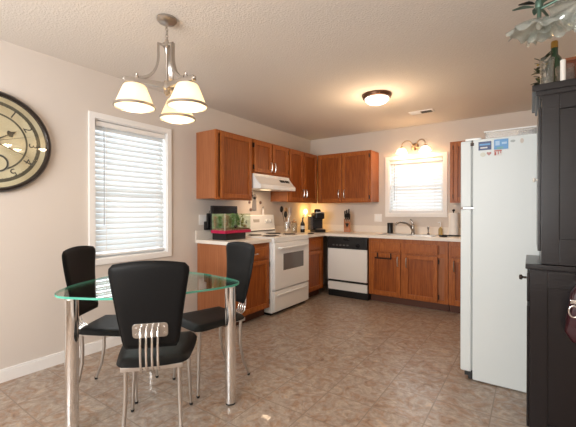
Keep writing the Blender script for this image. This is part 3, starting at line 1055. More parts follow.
for k in range(9):
    a = random.uniform(0, 2 * PI)
    b.sphere((3.14 + .022 * math.cos(a), 2.33 + .02 * math.sin(a), HT + random.uniform(.09, .18)), .006, seg=8)
obj('berries', b, mat('gold_berry', (0.45, 0.30, 0.08), 0.4, 0.3), t, True)
# wooden basket with dark hooped handle, far right on the hutch
t = thing('wooden_box', 'brown wooden box with a dark ring pull at the back right of the hutch top', 'box', (3.38, 2.44, HT))
obj('body', B().box(3.245, 3.50, 2.40, 2.535, HT, HT + .185, 0.004), wood_mat('box_wood', (0.10, 0.025, 0.010), (0.17, 0.045, 0.018), (0.24, 0.075, 0.030), (2, 9, 9)), t)
obj('lid', B().box(3.238, 3.502, 2.395, 2.538, HT + .185, HT + .202, 0.004), wood_mat('box_lid', (0.16, 0.045, 0.018), (0.25, 0.08, 0.032), (0.33, 0.12, 0.05), (2, 9, 9)), t)
pts = [(3.325 + .032 * math.cos(2 * PI * k / 24), 2.392, HT + .085 + .05 * math.sin(2 * PI * k / 24)) for k in range(24)]
obj('ring_pull', B().tube(pts, 0.006, 8, closed=True), BLACK, t, True)

# ------------------------------------------------------------------ dark red bag hanging on the hutch side
t = thing('handbag', 'dark maroon handbag with chrome rings hanging on the side of the hutch', 'handbag', (3.332, 2.07, 0.62))
MARO = mat('maroon_leather', (0.035, 0.006, 0.010), 0.35)
pts = [(3.222, 0.66), (3.252, 0.615), (3.417, 0.615), (3.445, 0.66), (3.432, 0.80), (3.402, 0.90), (3.342, 0.925), (3.282, 0.905), (3.245, 0.84)]
b = B().prism(pts, 2.035, 2.108, 0.014)
for v in b.bm.verts:
    v.co = Vector((v.co.x, v.co.z, v.co.y))
obj('body', b, MARO, t, True, angle=60)
b = B().prism([(3.233, 0.70), (3.317, 0.655), (3.434, 0.70), (3.422, 0.80), (3.392, 0.87), (3.342, 0.89), (3.287, 0.865), (3.249, 0.80)], 2.024, 2.036, 0.004)
for v in b.bm.verts:
    v.co = Vector((v.co.x, v.co.z, v.co.y))
obj('flap', b, MARO, t, True, angle=60)
obj('clasp', B().box(3.239, 3.269, 2.016, 2.026, 0.800, 0.818, 0.003), CHROME, t)
obj('strap_ring', B().tube([(3.252 + .018 * math.cos(2 * PI * k / 16), 2.020, 0.765 + .026 * math.sin(2 * PI * k / 16)) for k in range(16)], 0.004, 8, closed=True), CHROME, t, True)
obj('strap', B().tube([(3.267, 2.07, 0.89), (3.287, 2.075, 1.00), (3.332, 2.08, 1.075), (3.377, 2.075, 1.00), (3.407, 2.07, 0.89)], 0.007, 8), MARO, t, True)
solo('wall_hook', B().tube([(3.332, 2.116, 1.05), (3.332, 2.075, 1.05), (3.332, 2.062, 1.072)], 0.005, 8), GAP, 'small dark hook on the hutch side carrying the maroon handbag', 'hook', smooth=True)

# ------------------------------------------------------------------ clock
CY, CZ, CR = 0.794, 1.711, 0.358
t = thing('wall_clock', 'large round antique style wall clock with a dark rim and cream face', 'clock', (0.0, CY, CZ))
obj('rim', B().lathe([(CR - .034, 0.012), (CR - .031, 0.034), (CR - .023, 0.046), (CR - .011, 0.044), (CR, 0.030), (CR + .002, 0.0), (CR - .03, 0.0), (CR - .034, 0.012)], (0, 0, 0), 72, 'x'), mat('clock_rim', (0.022, 0.014, 0.012), 0.28, 0.2, coat=0.4), t, True, world=False)
CF = mat('clock_face', (0.62, 0.55, 0.38), 0.35, coat=0.3)
_n = noise(CF, 6, 5)
L(CF, ramp(CF, _n.outputs[0], [(0.3, (0.58, 0.49, 0.31)), (0.7, (0.76, 0.70, 0.50))]).outputs[0], bsdf(CF).inputs['Base Color'])
obj('face', B().lathe([(0, 0.014), (CR - .032, 0.014), (CR - .032, 0.004), (0, 0.004)], (0, 0, 0), 72, 'x'), CF, t, world=False)
INK = mat('clock_ink', (0.05, 0.045, 0.035), 0.5)
INK2 = mat('clock_gold_ring', (0.10, 0.09, 0.06), 0.4)
def ringx(name, r0, r1, x, m, par=None, c=(0, 0)):
    obj(name, B().lathe([(r0, x), (r1, x), (r1, x + .0012), (r0, x + .0012), (r0, x)], (0, c[0], c[1]), 72, 'x'), m, par or t, world=False)
ringx('outer_ring', 0.266, 0.290, 0.0142, INK2)
ringx('inner_ring', 0.196, 0.208, 0.0142, INK2)
b = B()
for k in range(80):
    a = 2 * PI * k / 60
    c_, s_ = math.cos(a), math.sin(a)
    w = .0035 if k % 5 == 0 else .0015
    vs = []
    for (r_, q) in ((0.274, -w), (0.274, w), (0.262, w), (0.262, -w)):
        vs.append((0.0150, r_ * s_ + q * c_, r_ * c_ - q * s_))
    b.quad(*vs)
    b.quad(*[(v[0] + .0008, v[1], v[2]) for v in vs])
obj('minute_ticks', b, INK, t, world=False)
b = B()
for k in range(12):
    a = 2 * PI * (k + .5) / 12
for k in range(1, 13):
    a = 2 * PI * k / 12
    def TT(v, a=a):
        # text plane (x right, y up) rotated so its top points outward
        x, y = v.x, v.y + 0.240
        yy = x * math.cos(a) + y * math.sin(a)
        zz = -x * math.sin(a) + y * math.cos(a)
        return Vector((0.0145 + v.z, yy, zz))
    text_mesh('numeral', str(k), 0.082, INK, t, TT, 0.0008)
# sub dial
sc_ = (0.030, -0.150)
obj('sub_dial', B().lathe([(0, 0.0150), (0.058, 0.0150), (0.058, 0.0165), (0, 0.0165)], (0, sc_[0], sc_[1]), 40, 'x'), CF, t, world=False)
ringx('sub_ring', 0.050, 0.060, 0.0168, INK, c=sc_)
ringx('sub_ring', 0.060, 0.064, 0.0168, mat('pewter', (0.30, 0.32, 0.30), 0.4, 0.3), c=sc_)
def hand(name, ang, l, w, x, spade):
    b = B()
    pts = [(-.05, 0.0), (-.05, w * .7), (l * .62, w * .35)]
    if spade:
        pts += [(l * .66, w * 2.0), (l * .74, w * 2.6), (l * .82, w * 1.0)]
    pts += [(l, 0)]
    full = pts + [(p[0], -p[1]) for p in pts[::-1][1:-1]]
    full = [p for p in full]
    d = Vector((0, math.sin(ang), math.cos(ang)))
    q = Vector((0, math.cos(ang), -math.sin(ang)))
    b.prism([(p[0], p[1]) for p in full], 0, 0.0025, 0)
    for v in b.bm.verts:
        c = v.co.copy()
        v.co = d * c.x + q * c.y + Vector((x + c.z, 0, 0))
    obj(name, b, INK, t, world=False)
hand('hour_hand', R(57), 0.165, 0.010, 0.020, True)
hand('minute_hand', R(113), 0.235, 0.007, 0.024, False)
hand('second_hand', R(74), 0.250, 0.003, 0.028, False)
obj('hub', B().lathe([(0, 0.034), (0.010, 0.032), (0.014, 0.018), (0.014, 0.0145)], (0, 0, 0), 20, 'x'), mat('brass', (0.40, 0.28, 0.12), 0.3, 0.9), t, True, world=False)
obj('crystal', B().lathe([(0, 0.040), (0.15, 0.040), (CR - .030, 0.036), (CR - .030, 0.0345), (0.15, 0.0385), (0, 0.0385)], (0, 0, 0), 72, 'x'), glassy('clock_crystal', (0.98, 0.98, 0.97), 0.04, 0.4, 0.02), t, True, world=False)

# ------------------------------------------------------------------ outlets and wall items
def plate(T, u, z, label, slots=True, name='wall_outlet'):
    p = T(Vector((u, 0, z)))
    t = thing(name, label, 'outlet', p)
    obj('cover_plate', B(T).box(u - .058, u + .058, 0, 0.006, z - .058, z + .058, 0.002), TRIM, t)
    for du in (-.023, .023):
        obj('switch' if not slots else 'receptacle', B(T).box(u + du - .014, u + du + .014, 0.006, 0.0085, z - .030, z + .030, 0.002), WHITE, t)
plate(TB, 1.20, 1.125, 'white double switch plate on the back wall left of the window', False, 'switch_plate')
plate(TL, 2.70, 1.125, 'white outlet plate on the wall left of the aquarium')
t = thing('cordless_phone', 'black cordless phone in a wall cradle left of the aquarium', 'phone', (0.012, 2.735, 1.02))
obj('cradle', B().box(0.009, 0.050, 2.705, 2.775, 1.005, 1.105, 0.008), BLACK, t)
obj('handset', B().box(0.040, 0.070, 2.715, 2.765, 1.03, 1.20, 0.010), BLACK, t)
obj('antenna', B().tube([(0.05, 2.755, 1.19), (0.05, 2.755, 1.23)], 0.004, 6), BLACK, t)
# black flat panel behind the aquarium
t = thing('flat_panel', 'black flat panel standing against the wall behind the aquarium', 'panel', (0.10, 2.95, 0.903))
obj('screen_case', B().box(0.085, 0.115, 2.735, 3.155, 0.985, 1.287, 0.006), BLACK, t)
obj('screen', B().box(0.1152, 0.1162, 2.755, 3.135, 1.01, 1.268), GLOSSB, t)
obj('foot', B().box(0.05, 0.14, 2.84, 3.05, 0.9032, 0.915, 0.004).box(0.085, 0.105, 2.91, 2.98, 0.915, 0.985), BLACK, t)
# wall plaques above the stove
t = thing('wall_plaque', 'tall grey metal plaque hanging on the wall behind the stove', 'plaque', (0.001, 3.60, 1.25))
PEW = mat('grey_pewter', (0.30, 0.28, 0.28), 0.45, 0.4)
obj('panel', B().box(0.001, 0.012, 3.565, 3.640, 1.235, 1.420, 0.003), PEW, t)
obj('arch', B().lathe([(0, 0.001), (0.0375, 0.001), (0.0375, 0.012), (0, 0.012)], (0, 3.6025, 1.42), 24, 'x'), PEW, t)
pts = [(0.006, 3.6025 + .022 * math.cos(a), 1.462 + .022 * math.sin(a)) for a in [2 * PI * k / 16 for k in range(16)]]
obj('hanging_ring', B().tube(pts, 0.003, 6, closed=True), PALEC, t, True)
for (y, z, lab) in ((3.51, 1.33, 'upper left'), (3.52, 1.25, 'lower left')):
    pass
def ornament(y, z, r_, label):
    t = thing('wall_ornament', label, 'ornament', (0.001, y, z - .03), group=None)
    obj('disc', B().lathe([(0, 0.012), (r_ * .6, 0.011), (r_, 0.004), (r_, 0.001), (0, 0.001)], (0, y, z), 20, 'x'), mat('rust_disc', (0.20, 0.10, 0.075), 0.5, 0.2), t, True)
    obj('rim', B().lathe([(r_, 0.001), (r_ + .006, 0.001), (r_ + .006, 0.008), (r_, 0.008)], (0, y, z), 20, 'x'), PEW, t, True)
ornament(3.505, 1.345, .016, 'small rust coloured disc ornament upper left of the grey plaque')
ornament(3.53, 1.245, .018, 'small rust coloured disc ornament lower left of the grey plaque')
ornament(3.735, 1.345, .018, 'small rust coloured disc ornament upper right of the grey plaque')
t = thing('pepper_mill', 'slim white pepper mill with a dark top standing on the stove backguard', 'pepper mill', (0.043, 3.745, 1.175))
obj('body', B().lathe([(0, 0), (0.019, 0), (0.017, 0.02), (0.012, 0.05), (0.016, 0.085), (0, 0.087)], (0.045, 3.745, 1.1755), 18), mat('mill_white', (0.70, 0.66, 0.62), 0.3), t, True)
obj('knob', B().lathe([(0, 0.087), (0.013, 0.088), (0.015, 0.10), (0.008, 0.112), (0, 0.116)], (0.045, 3.745, 1.1755), 18), NICK, t, True)

# ------------------------------------------------------------------ aquarium
AX0, AX1, AY0, AY1, AZ0, AZ1 = 0.165, 0.385, 2.672, 3.098, 0.945, 1.197
t = thing('aquarium', 'small glass aquarium with a magenta base trim on a black stand', 'aquarium', (0.275, 2.885, 0.903))
obj('stand', B().box(AX0 - .010, AX1 - .02, AY0 + .03, AY1 - .07, 0.9032, 0.9775, 0.005), BLACK, t)
obj('base_trim', B().box(AX0, AX1, AY0, AY1, 0.978, 1.0115, 0.004), mat('magenta_trim', (0.45, 0.012, 0.07), 0.3), t)
b = B()
g = .004
b.box(AX0 + .004, AX0 + .008, AY0 + .004, AY1 - .004, 1.012, AZ1).box(AX1 - .008, AX1 - .004, AY0 + .004, AY1 - .004, 1.012, AZ1)
b.box(AX0 + .008, AX1 - .008, AY0 + .004, AY0 + .008, 1.012, AZ1).box(AX0 + .008, AX1 - .008, AY1 - .008, AY1 - .004, 1.012, AZ1)
obj('tank', b, TANKG, t)
SEAL = mat('silicone_seam', (0.60, 0.62, 0.50), 0.4)
obj('corner_seam', B().box(AX1 - .009, AX1 - .003, AY0 + .003, AY0 + .009, 1.012, AZ1), SEAL, t)
BACKD = mat('backdrop_green', (0.24, 0.36, 0.20), 0.5)
_n = noise(BACKD, 9, 4)
L(BACKD, ramp(BACKD, _n.outputs[0], [(0.35, (0.22, 0.36, 0.18)), (0.65, (0.62, 0.74, 0.56))]).outputs[0], bsdf(BACKD).inputs['Base Color'])
obj('backdrop', B().box(AX0 + .009, AX0 + .012, AY0 + .009, AY1 - .009, 1.0125, AZ1 - .004), BACKD, t)
GRAV = mat('gravel', (0.2, 0.1, 0.05), 0.8)
_n = noise(GRAV, 120, 2)
L(GRAV, ramp(GRAV, _n.outputs[0], [(0.4, (0.10, 0.035, 0.02)), (0.6, (0.42, 0.28, 0.16))]).outputs[0], bsdf(GRAV).inputs['Base Color'])
obj('gravel', B().box(AX0 + .012, AX1 - .009, AY0 + .009, AY1 - .009, 1.012, 1.030, 0.003), GRAV, t)
LG = [mat('plant_green', (0.12, 0.32, 0.05), 0.5), mat('plant_olive', (0.36, 0.36, 0.10), 0.5), mat('plant_tan', (0.62, 0.42, 0.26), 0.5)]
random.seed(5)
spots = [(0.335, 2.725, 2, 'tan', 'tan water plant in the near left corner of the aquarium'),
         (0.24, 2.74, 0, 'green', 'green water plant at the end glass of the aquarium'),
         (0.30, 2.79, 2, 'tan', 'tan feathery water plant left of the middle of the aquarium'),
         (0.27, 2.87, 1, 'olive', 'olive water plant in the middle of the aquarium'),
         (0.32, 2.93, 0, 'green', 'bright green water plant right of the middle of the aquarium'),
         (0.25, 3.03, 0, 'green', 'green water plant at the far right end of the aquarium'),
         (0.20, 2.70, 2, 'tan', 'tan water plant in the back left corner of the aquarium'),
         (0.35, 2.835, 0, 'green', 'green water plant against the front glass left of the middle'),
         (0.35, 2.985, 1, 'olive', 'low olive water plant against the front glass toward the right end')]
for (x, y, mi, _, lab) in spots:
    t = thing('aquarium_plant', lab, 'water plant', (x, y, 1.030), group='water plants in the aquarium')
    b = B()
    hh = random.uniform(.12, .155)
    for s_ in range(3):
        b.tube([(x + .006 * (s_ - 1), y, 1.0305), (x + .01 * (s_ - 1), y + .01 * (s_ - 1), 1.03 + hh * .5), (x + .014 * (s_ - 1), y + .018 * (s_ - 1), 1.03 + hh)], 0.0015, 5)
    obj('stem', b, LG[mi], t)
    b = B()
    for k in range(60):
        f = random.uniform(.12, 1)
        a = random.uniform(0, 2 * PI)
        leaf(b, (x, y + random.uniform(-.01, .01), 1.03 + hh * f), Vector((math.cos(a) * .7, math.sin(a), random.uniform(-.2, 1.0))), random.uniform(.022, .038), .008)
    for v in b.bm.verts:
        v.co.x = min(max(v.co.x, AX0 + .016), AX1 - .012)
        v.co.y = min(max(v.co.y, AY0 + .012), AY1 - .012)
        v.co.z = min(v.co.z, AZ1 + .004)
    obj('leaves', b, LG[mi], t)
for (x, y, r_, c_, lab) in ((0.345, 2.880, .020, (0.05, 0.03, 0.02), 'small dark rock near the front glass inside the aquarium'), (0.34, 3.045, .020, (0.45, 0.30, 0.16), 'tan rock at the right end inside the aquarium'), (0.335, 2.755, .020, (0.50, 0.38, 0.26), 'pale rock at the left end inside the aquarium')):
    b = B().sphere((x, y, 1.0315 + r_ * .8), r_, (1, 1.2, .8), 12)
    for v in b.bm.verts:
        v.co += Vector((random.uniform(-1, 1), random.uniform(-1, 1), random.uniform(0, 1))) * .0025
    solo('aquarium_rock', b, mat('rock', c_, 0.8), lab, 'rock', smooth=True)

# ------------------------------------------------------------------ counter items in the corner
t = thing('utensil_crock', 'polished steel crock holding cooking utensils beside the stove', 'crock', (0.22, 4.08, 0.903))
obj('body', B().lathe([(0, 0), (0.052, 0), (0.054, 0.005), (0.054, 0.165), (0.050, 0.165), (0.049, 0.01), (0, 0.01)], (0.22, 4.08, 0.9032), 28), CHROME, t, True)
def utensil(name, label, dx, dy, l, head, m, tip=(1, 1, 1)):
    base_ = Vector((0.22 + dx * .014, 4.08 + dy * .014, 0.920))
    d = Vector((dx * .22, dy * .26, 1)).normalized()
    t = thing(name, label, 'utensil', base_, group='utensils in the steel crock')
    obj('handle', B().tube([base_, base_ + d * l], 0.005, 8), m, t, True)
    c = base_ + d * (l + .03)
    if head == 'spoon':
        obj('head', B().sphere(c, .038, (.42, 1.0, 1.25), 14), m, t, True)
    elif head == 'turner':
        b = B().box(-.006, .006, -.036, .036, -.045, .045, 0.003)
        for v in b.bm.verts:
            v.co += c
        obj('head', b, m, t)
    else:
        b = B()
        for k in range(6):
            a = PI * k / 6
            pts = [c + Vector((.026 * math.sin(q) * math.cos(a), .026 * math.sin(q) * math.sin(a), -.05 + .10 * (1 - math.cos(q)) / 2)) for q in [2 * PI * j / 16 for j in range(16)]]
            b.tube(pts, 0.002, 5, closed=True)
        obj('head', b, m, t)
WOODL = mat('pale_wood', (0.42, 0.25, 0.13), 0.6)
utensil('ladle', 'black ladle leaning leftmost in the steel crock', .2, -.78, .235, 'spoon', BLACK)
utensil('cooking_spoon', 'black cooking spoon leaning back and left in the steel crock', -.9, -.30, .31, 'spoon', BLACK)
utensil('turner', 'steel turner leaning forward in the steel crock', .78, -.18, .29, 'turner', NICK)
utensil('whisk', 'wire whisk standing in the steel crock', .12, .30, .22, 'whisk', NICK)
utensil('cooking_spoon', 'wooden spoon leaning right in the steel crock', -.70, .45, .29, 'spoon', WOODL)
# glass jars by the wall
t = thing('glass_canister', 'small glass canister with a wooden lid right of the utensil crock', 'canister', (0.20, 4.285, 0.903))
obj('jar', B().lathe([(0, 0), (0.042, 0), (0.045, 0.01), (0.045, 0.13), (0.035, 0.15), (0.032, 0.15), (0.041, 0.128), (0.041, 0.012), (0, 0.012)], (0.20, 4.285, 0.9032), 24), CLEAR, t, True)
obj('lid', B().lathe([(0, 0.15), (0.038, 0.15), (0.038, 0.17), (0.012, 0.175), (0.014, 0.20), (0, 0.205)], (0.20, 4.285, 0.9034), 20), WOODL, t, True)
t = thing('oil_bottle', 'dark oil bottle between the utensil crock and the coffee maker', 'bottle', (0.24, 4.46, 0.903))
obj('body', B().lathe([(0, 0), (0.032, 0), (0.034, 0.01), (0.034, 0.13), (0.013, 0.165), (0.012, 0.20), (0, 0.20)], (0.24, 4.46, 0.9032), 20), GLOSSB, t, True)
obj('label_band', B().lathe([(0.0343, 0.05), (0.0347, 0.05), (0.0347, 0.10), (0.0343, 0.10)], (0.24, 4.46, 0.9032), 20), PALEC, t, True)
obj('cap', B().lathe([(0, 0.20), (0.014, 0.20), (0.014, 0.225), (0, 0.226)], (0.24, 4.46, 0.9034), 16), BLACK, t, True)
# warm night light plugged into the wall in the corner
t = thing('night_light', 'small warm glowing night light plugged into the corner wall behind the coffee maker', 'night light', (0.03, 4.87, 1.15))
obj('plug_base', B().box(0.001, 0.030, 4.845, 4.895, 1.135, 1.185, 0.004), WHITE, t)
obj('globe', B().lathe([(0, 0), (0.020, 0.002), (0.030, 0.03), (0.030, 0.06), (0.018, 0.085), (0, 0.09)], (0.036, 4.87, 1.176), 20), NITE, t, True)
pl = bpy.data.lights.new('night_light_bulb', 'POINT')
pl.energy = 2.2
pl.color = (1.0, 0.58, 0.16)
pl.shadow_soft_size = 0.04
o = bpy.data.objects.new('night_light_bulb', pl)
COL.objects.link(o)
o.location = (0.11, 4.87, 1.22)
# coffee maker (single cup)
t = thing('coffee_maker', 'black single cup coffee maker in the counter corner', 'coffee maker', (0.385, 4.665, 0.903), rz=R(-38))
lb = lambda *a, **k: B().box(*a, **k)
# local: +x faces the room
obj('base', B().box(-.12, .12, -.085, .085, 0.0004, 0.045, 0.012), BLACK, t, world=False)
obj('column', B().box(-.12, .005, -.085, .085, 0.045, 0.235, 0.014), mat('dark_graphite', (0.022, 0.023, 0.025), 0.22), t, world=False)
obj('brew_head', B().box(-.11, .11, -.075, .075, 0.200, 0.300, 0.028, seg=4), BLACK, t, world=False, smooth=True)
obj('handle', B().tube([(0.02, -.066, .27), (.10, -.062, .30), (.125, 0, .305), (.10, .062, .30), (.02, .066, .27)], 0.010, 8), NICK, t, True, world=False)
obj('water_tank', B().box(-.11, .03, -.125, -.087, 0.03, 0.25, 0.010), glassy('tank_smoke', (0.35, 0.36, 0.38), 0.1, 0.5, 0.05, 0.25, (0.2, 0.2, 0.22)), t, world=False)
obj('top_knob', B().lathe([(0, .30), (.052, .30), (.056, .325), (.045, .352), (0, .36)], (-.01, 0, 0), 24), GLOSSB, t, True, world=False)
obj('drip_tray', B().box(.02, .115, -.06, .06, 0.046, 0.056, 0.003), NICK, t, world=False)
# knife block
t = thing('knife_block', 'wooden knife block with black handled knives on the back counter', 'knife block', (0.775, 4.90, 0.903), rz=R(24))
b = B()
prof = [(-.05, 0.0004), (.055, 0.0004), (.055, .06), (-.01, .215), (-.075, .175)]
r0 = [b.bm.verts.new((-.05, -y, z)) for y, z in prof]
r1 = [b.bm.verts.new((.05, -y, z)) for y, z in prof]
for k in range(5):
    k2 = (k + 1) % 5
    b.bm.faces.new((r0[k], r0[k2], r1[k2], r1[k]))
b.bm.faces.new(r0)
b.bm.faces.new(r1)
bmesh.ops.bevel(b.bm, geom=b.bm.edges[:], offset=0.004, segments=2, affect='EDGES')
obj('block', b, wood_mat('block_wood', (0.30, 0.11, 0.05), (0.42, 0.17, 0.08), (0.52, 0.24, 0.12)), t, world=False)
obj('emblem', B().prism([(-.030, .035), (0, -.032), (.030, .035), (0, .045)], 0, 0.004), BLACK, t, world=False)
em = [c for c in t.children if c.name.startswith('emblem')][0]
em.location = (0, -.0585, .115)
em.rotation_euler = (R(62), 0, 0)
em.location = (0, -.042, .10)
for (lx, ly, l_) in ((-.034, .03, .115), (-.006, .034, .13), (.026, .03, .145), (-.020, -.0, .10), (.010, -.0, .11), (.036, .0, .10)):
    k_ = thing('knife', 'black handled kitchen knife standing in the wooden knife block', 'knife', (0, 0, 1), group='knives in the wooden block')
    zb = 0.18 if ly > .01 else .15
    d = Vector((0, -.30, 1)).normalized()
    RB = Matrix.Rotation(R(24), 3, 'Z')
    d = RB @ d
    p0 = Vector((0.775, 4.90, 0.903 + zb + .036)) + RB @ Vector((lx, -.025 + ly * 1.1, 0))
    k_.location = p0
    obj('handle', B().tube([p0 + d * .012, p0 + d * (l_ * .5), p0 + d * l_], [.0095, .0125, .0115], 8), BLACK, k_, True)
    obj('bolster', B().tube([p0 - d * .02, p0 + d * .012], .0085, 8), NICK, k_, True)

# ------------------------------------------------------------------ dining table
random.seed(1)
TC = Vector((1.083, 1.353, 0))
tz = 0.757
rt = [(-122, .520), (-112, .548), (-104, .553), (-97, .525), (-88, .478), (-73, .437), (-53, .398), (-30, .376), (-5, .400), (8, .440), (21, .500), (29, .545), (36, .556), (44, .520), (55, .455), (68, .418), (82, .402), (98, .398), (111, .403), (125, .432), (138, .482), (150, .510), (162, .510), (178, .488), (192, .468), (205, .462), (218, .480), (228, .500)]
NS = 144
def rr_(a):
    a = (a + 122) % 360 - 122
    q = sorted(rt)
    q2 = q + [(q[0][0] + 360, q[0][1])]
    for (a0_, r0_), (a1_, r1_) in zip(q2, q2[1:]):
        if a0_ <= a <= a1_:
            f = (a - a0_) / (a1_ - a0_)
            return r0_ + (r1_ - r0_) * f
    return .5
rad = [rr_(-122 + 360 * k / NS) for k in range(NS)]
for _ in range(5):
    rad = [(rad[k - 1] + 2 * rad[k] + rad[(k + 1) % NS]) / 4 for k in range(NS)]
outl = [(TC.x + rad[k] * math.cos(R(-122 + 360 * k / NS)), TC.y + rad[k] * math.sin(R(-122 + 360 * k / NS))) for k in range(NS)]
t = thing('dining_table', 'glass top dining table on three chrome legs by the left wall', 'table', (TC.x, TC.y, 0))
b = B()
lo_ = [b.bm.verts.new((x, y, tz - .012)) for x, y in outl]
hi_ = [b.bm.verts.new((x, y, tz)) for x, y in outl]
b.bm.faces.new(lo_[::-1])
b.bm.faces.new(hi_)
top = obj('glass_top', b, TGLASS, t)
b = B()
o1 = [b.bm.verts.new((x, y, tz - .0121)) for x, y in outl]
o2 = [b.bm.verts.new((x, y, tz + .0001)) for x, y in outl]
inn = [(TC.x + (x - TC.x) * .993, TC.y + (y - TC.y) * .993) for x, y in outl]
i1 = [b.bm.verts.new((x, y, tz - .0121)) for x, y in inn]
i2 = [b.bm.verts.new((x, y, tz + .0001)) for x, y in inn]
for k in range(NS):
    k2 = (k + 1) % NS
    b.bm.faces.new((o1[k], o1[k2], o2[k2], o2[k]))
    b.bm.faces.new((i1[k], i1[k2], i2[k2], i2[k]))
    b.bm.faces.new((o1[k], o1[k2], i1[k2], i1[k]))
    b.bm.faces.new((o2[k], o2[k2], i2[k2], i2[k]))
obj('glass_edge', b, TEDGE, top)
legs = [(1.532, 1.585), (1.036, 0.868), (0.690, 1.590)]
for (x, y) in legs:
    lg = obj('leg', B().lathe([(0, 0.012), (0.034, 0.012), (0.034, tz - .016), (0.0, tz - .016)], (x, y, 0), 32), CHROME, t, True)
    obj('foot', B().lathe([(0, 0), (0.030, 0), (0.031, 0.013), (0, 0.013)], (x, y, 0), 24), RUBBER, lg, True)
    obj('glass_mount', B().lathe([(0, tz - .017), (0.030, tz - .017), (0.030, tz - .0122), (0, tz - .0122)], (x, y, 0), 24), NICK, lg, True)

# ------------------------------------------------------------------ dining chairs


def grid_shell(b, f, nu, nv):
    """closed pillow: f(u,v,side) -> point; u,v in 0..1, side=+-1; rims are shared"""
    fr = [[b.bm.verts.new(f(i / nu, j / nv, 1)) for j in range(nv + 1)] for i in range(nu + 1)]
    bk = [[fr[i][j] if (i in (0, nu) or j in (0, nv)) else b.bm.verts.new(f(i / nu, j / nv, -1)) for j in range(nv + 1)] for i in range(nu + 1)]
    for i in range(nu):
        for j in range(nv):
            b.bm.faces.new((fr[i][j], fr[i + 1][j], fr[i + 1][j + 1], fr[i][j + 1]))
            q = (bk[i][j], bk[i][j + 1], bk[i + 1][j + 1], bk[i + 1][j])
            if len(set(q)) == 4:
                try:
                    b.bm.faces.new(q)
                except ValueError:
                    pass
    return b


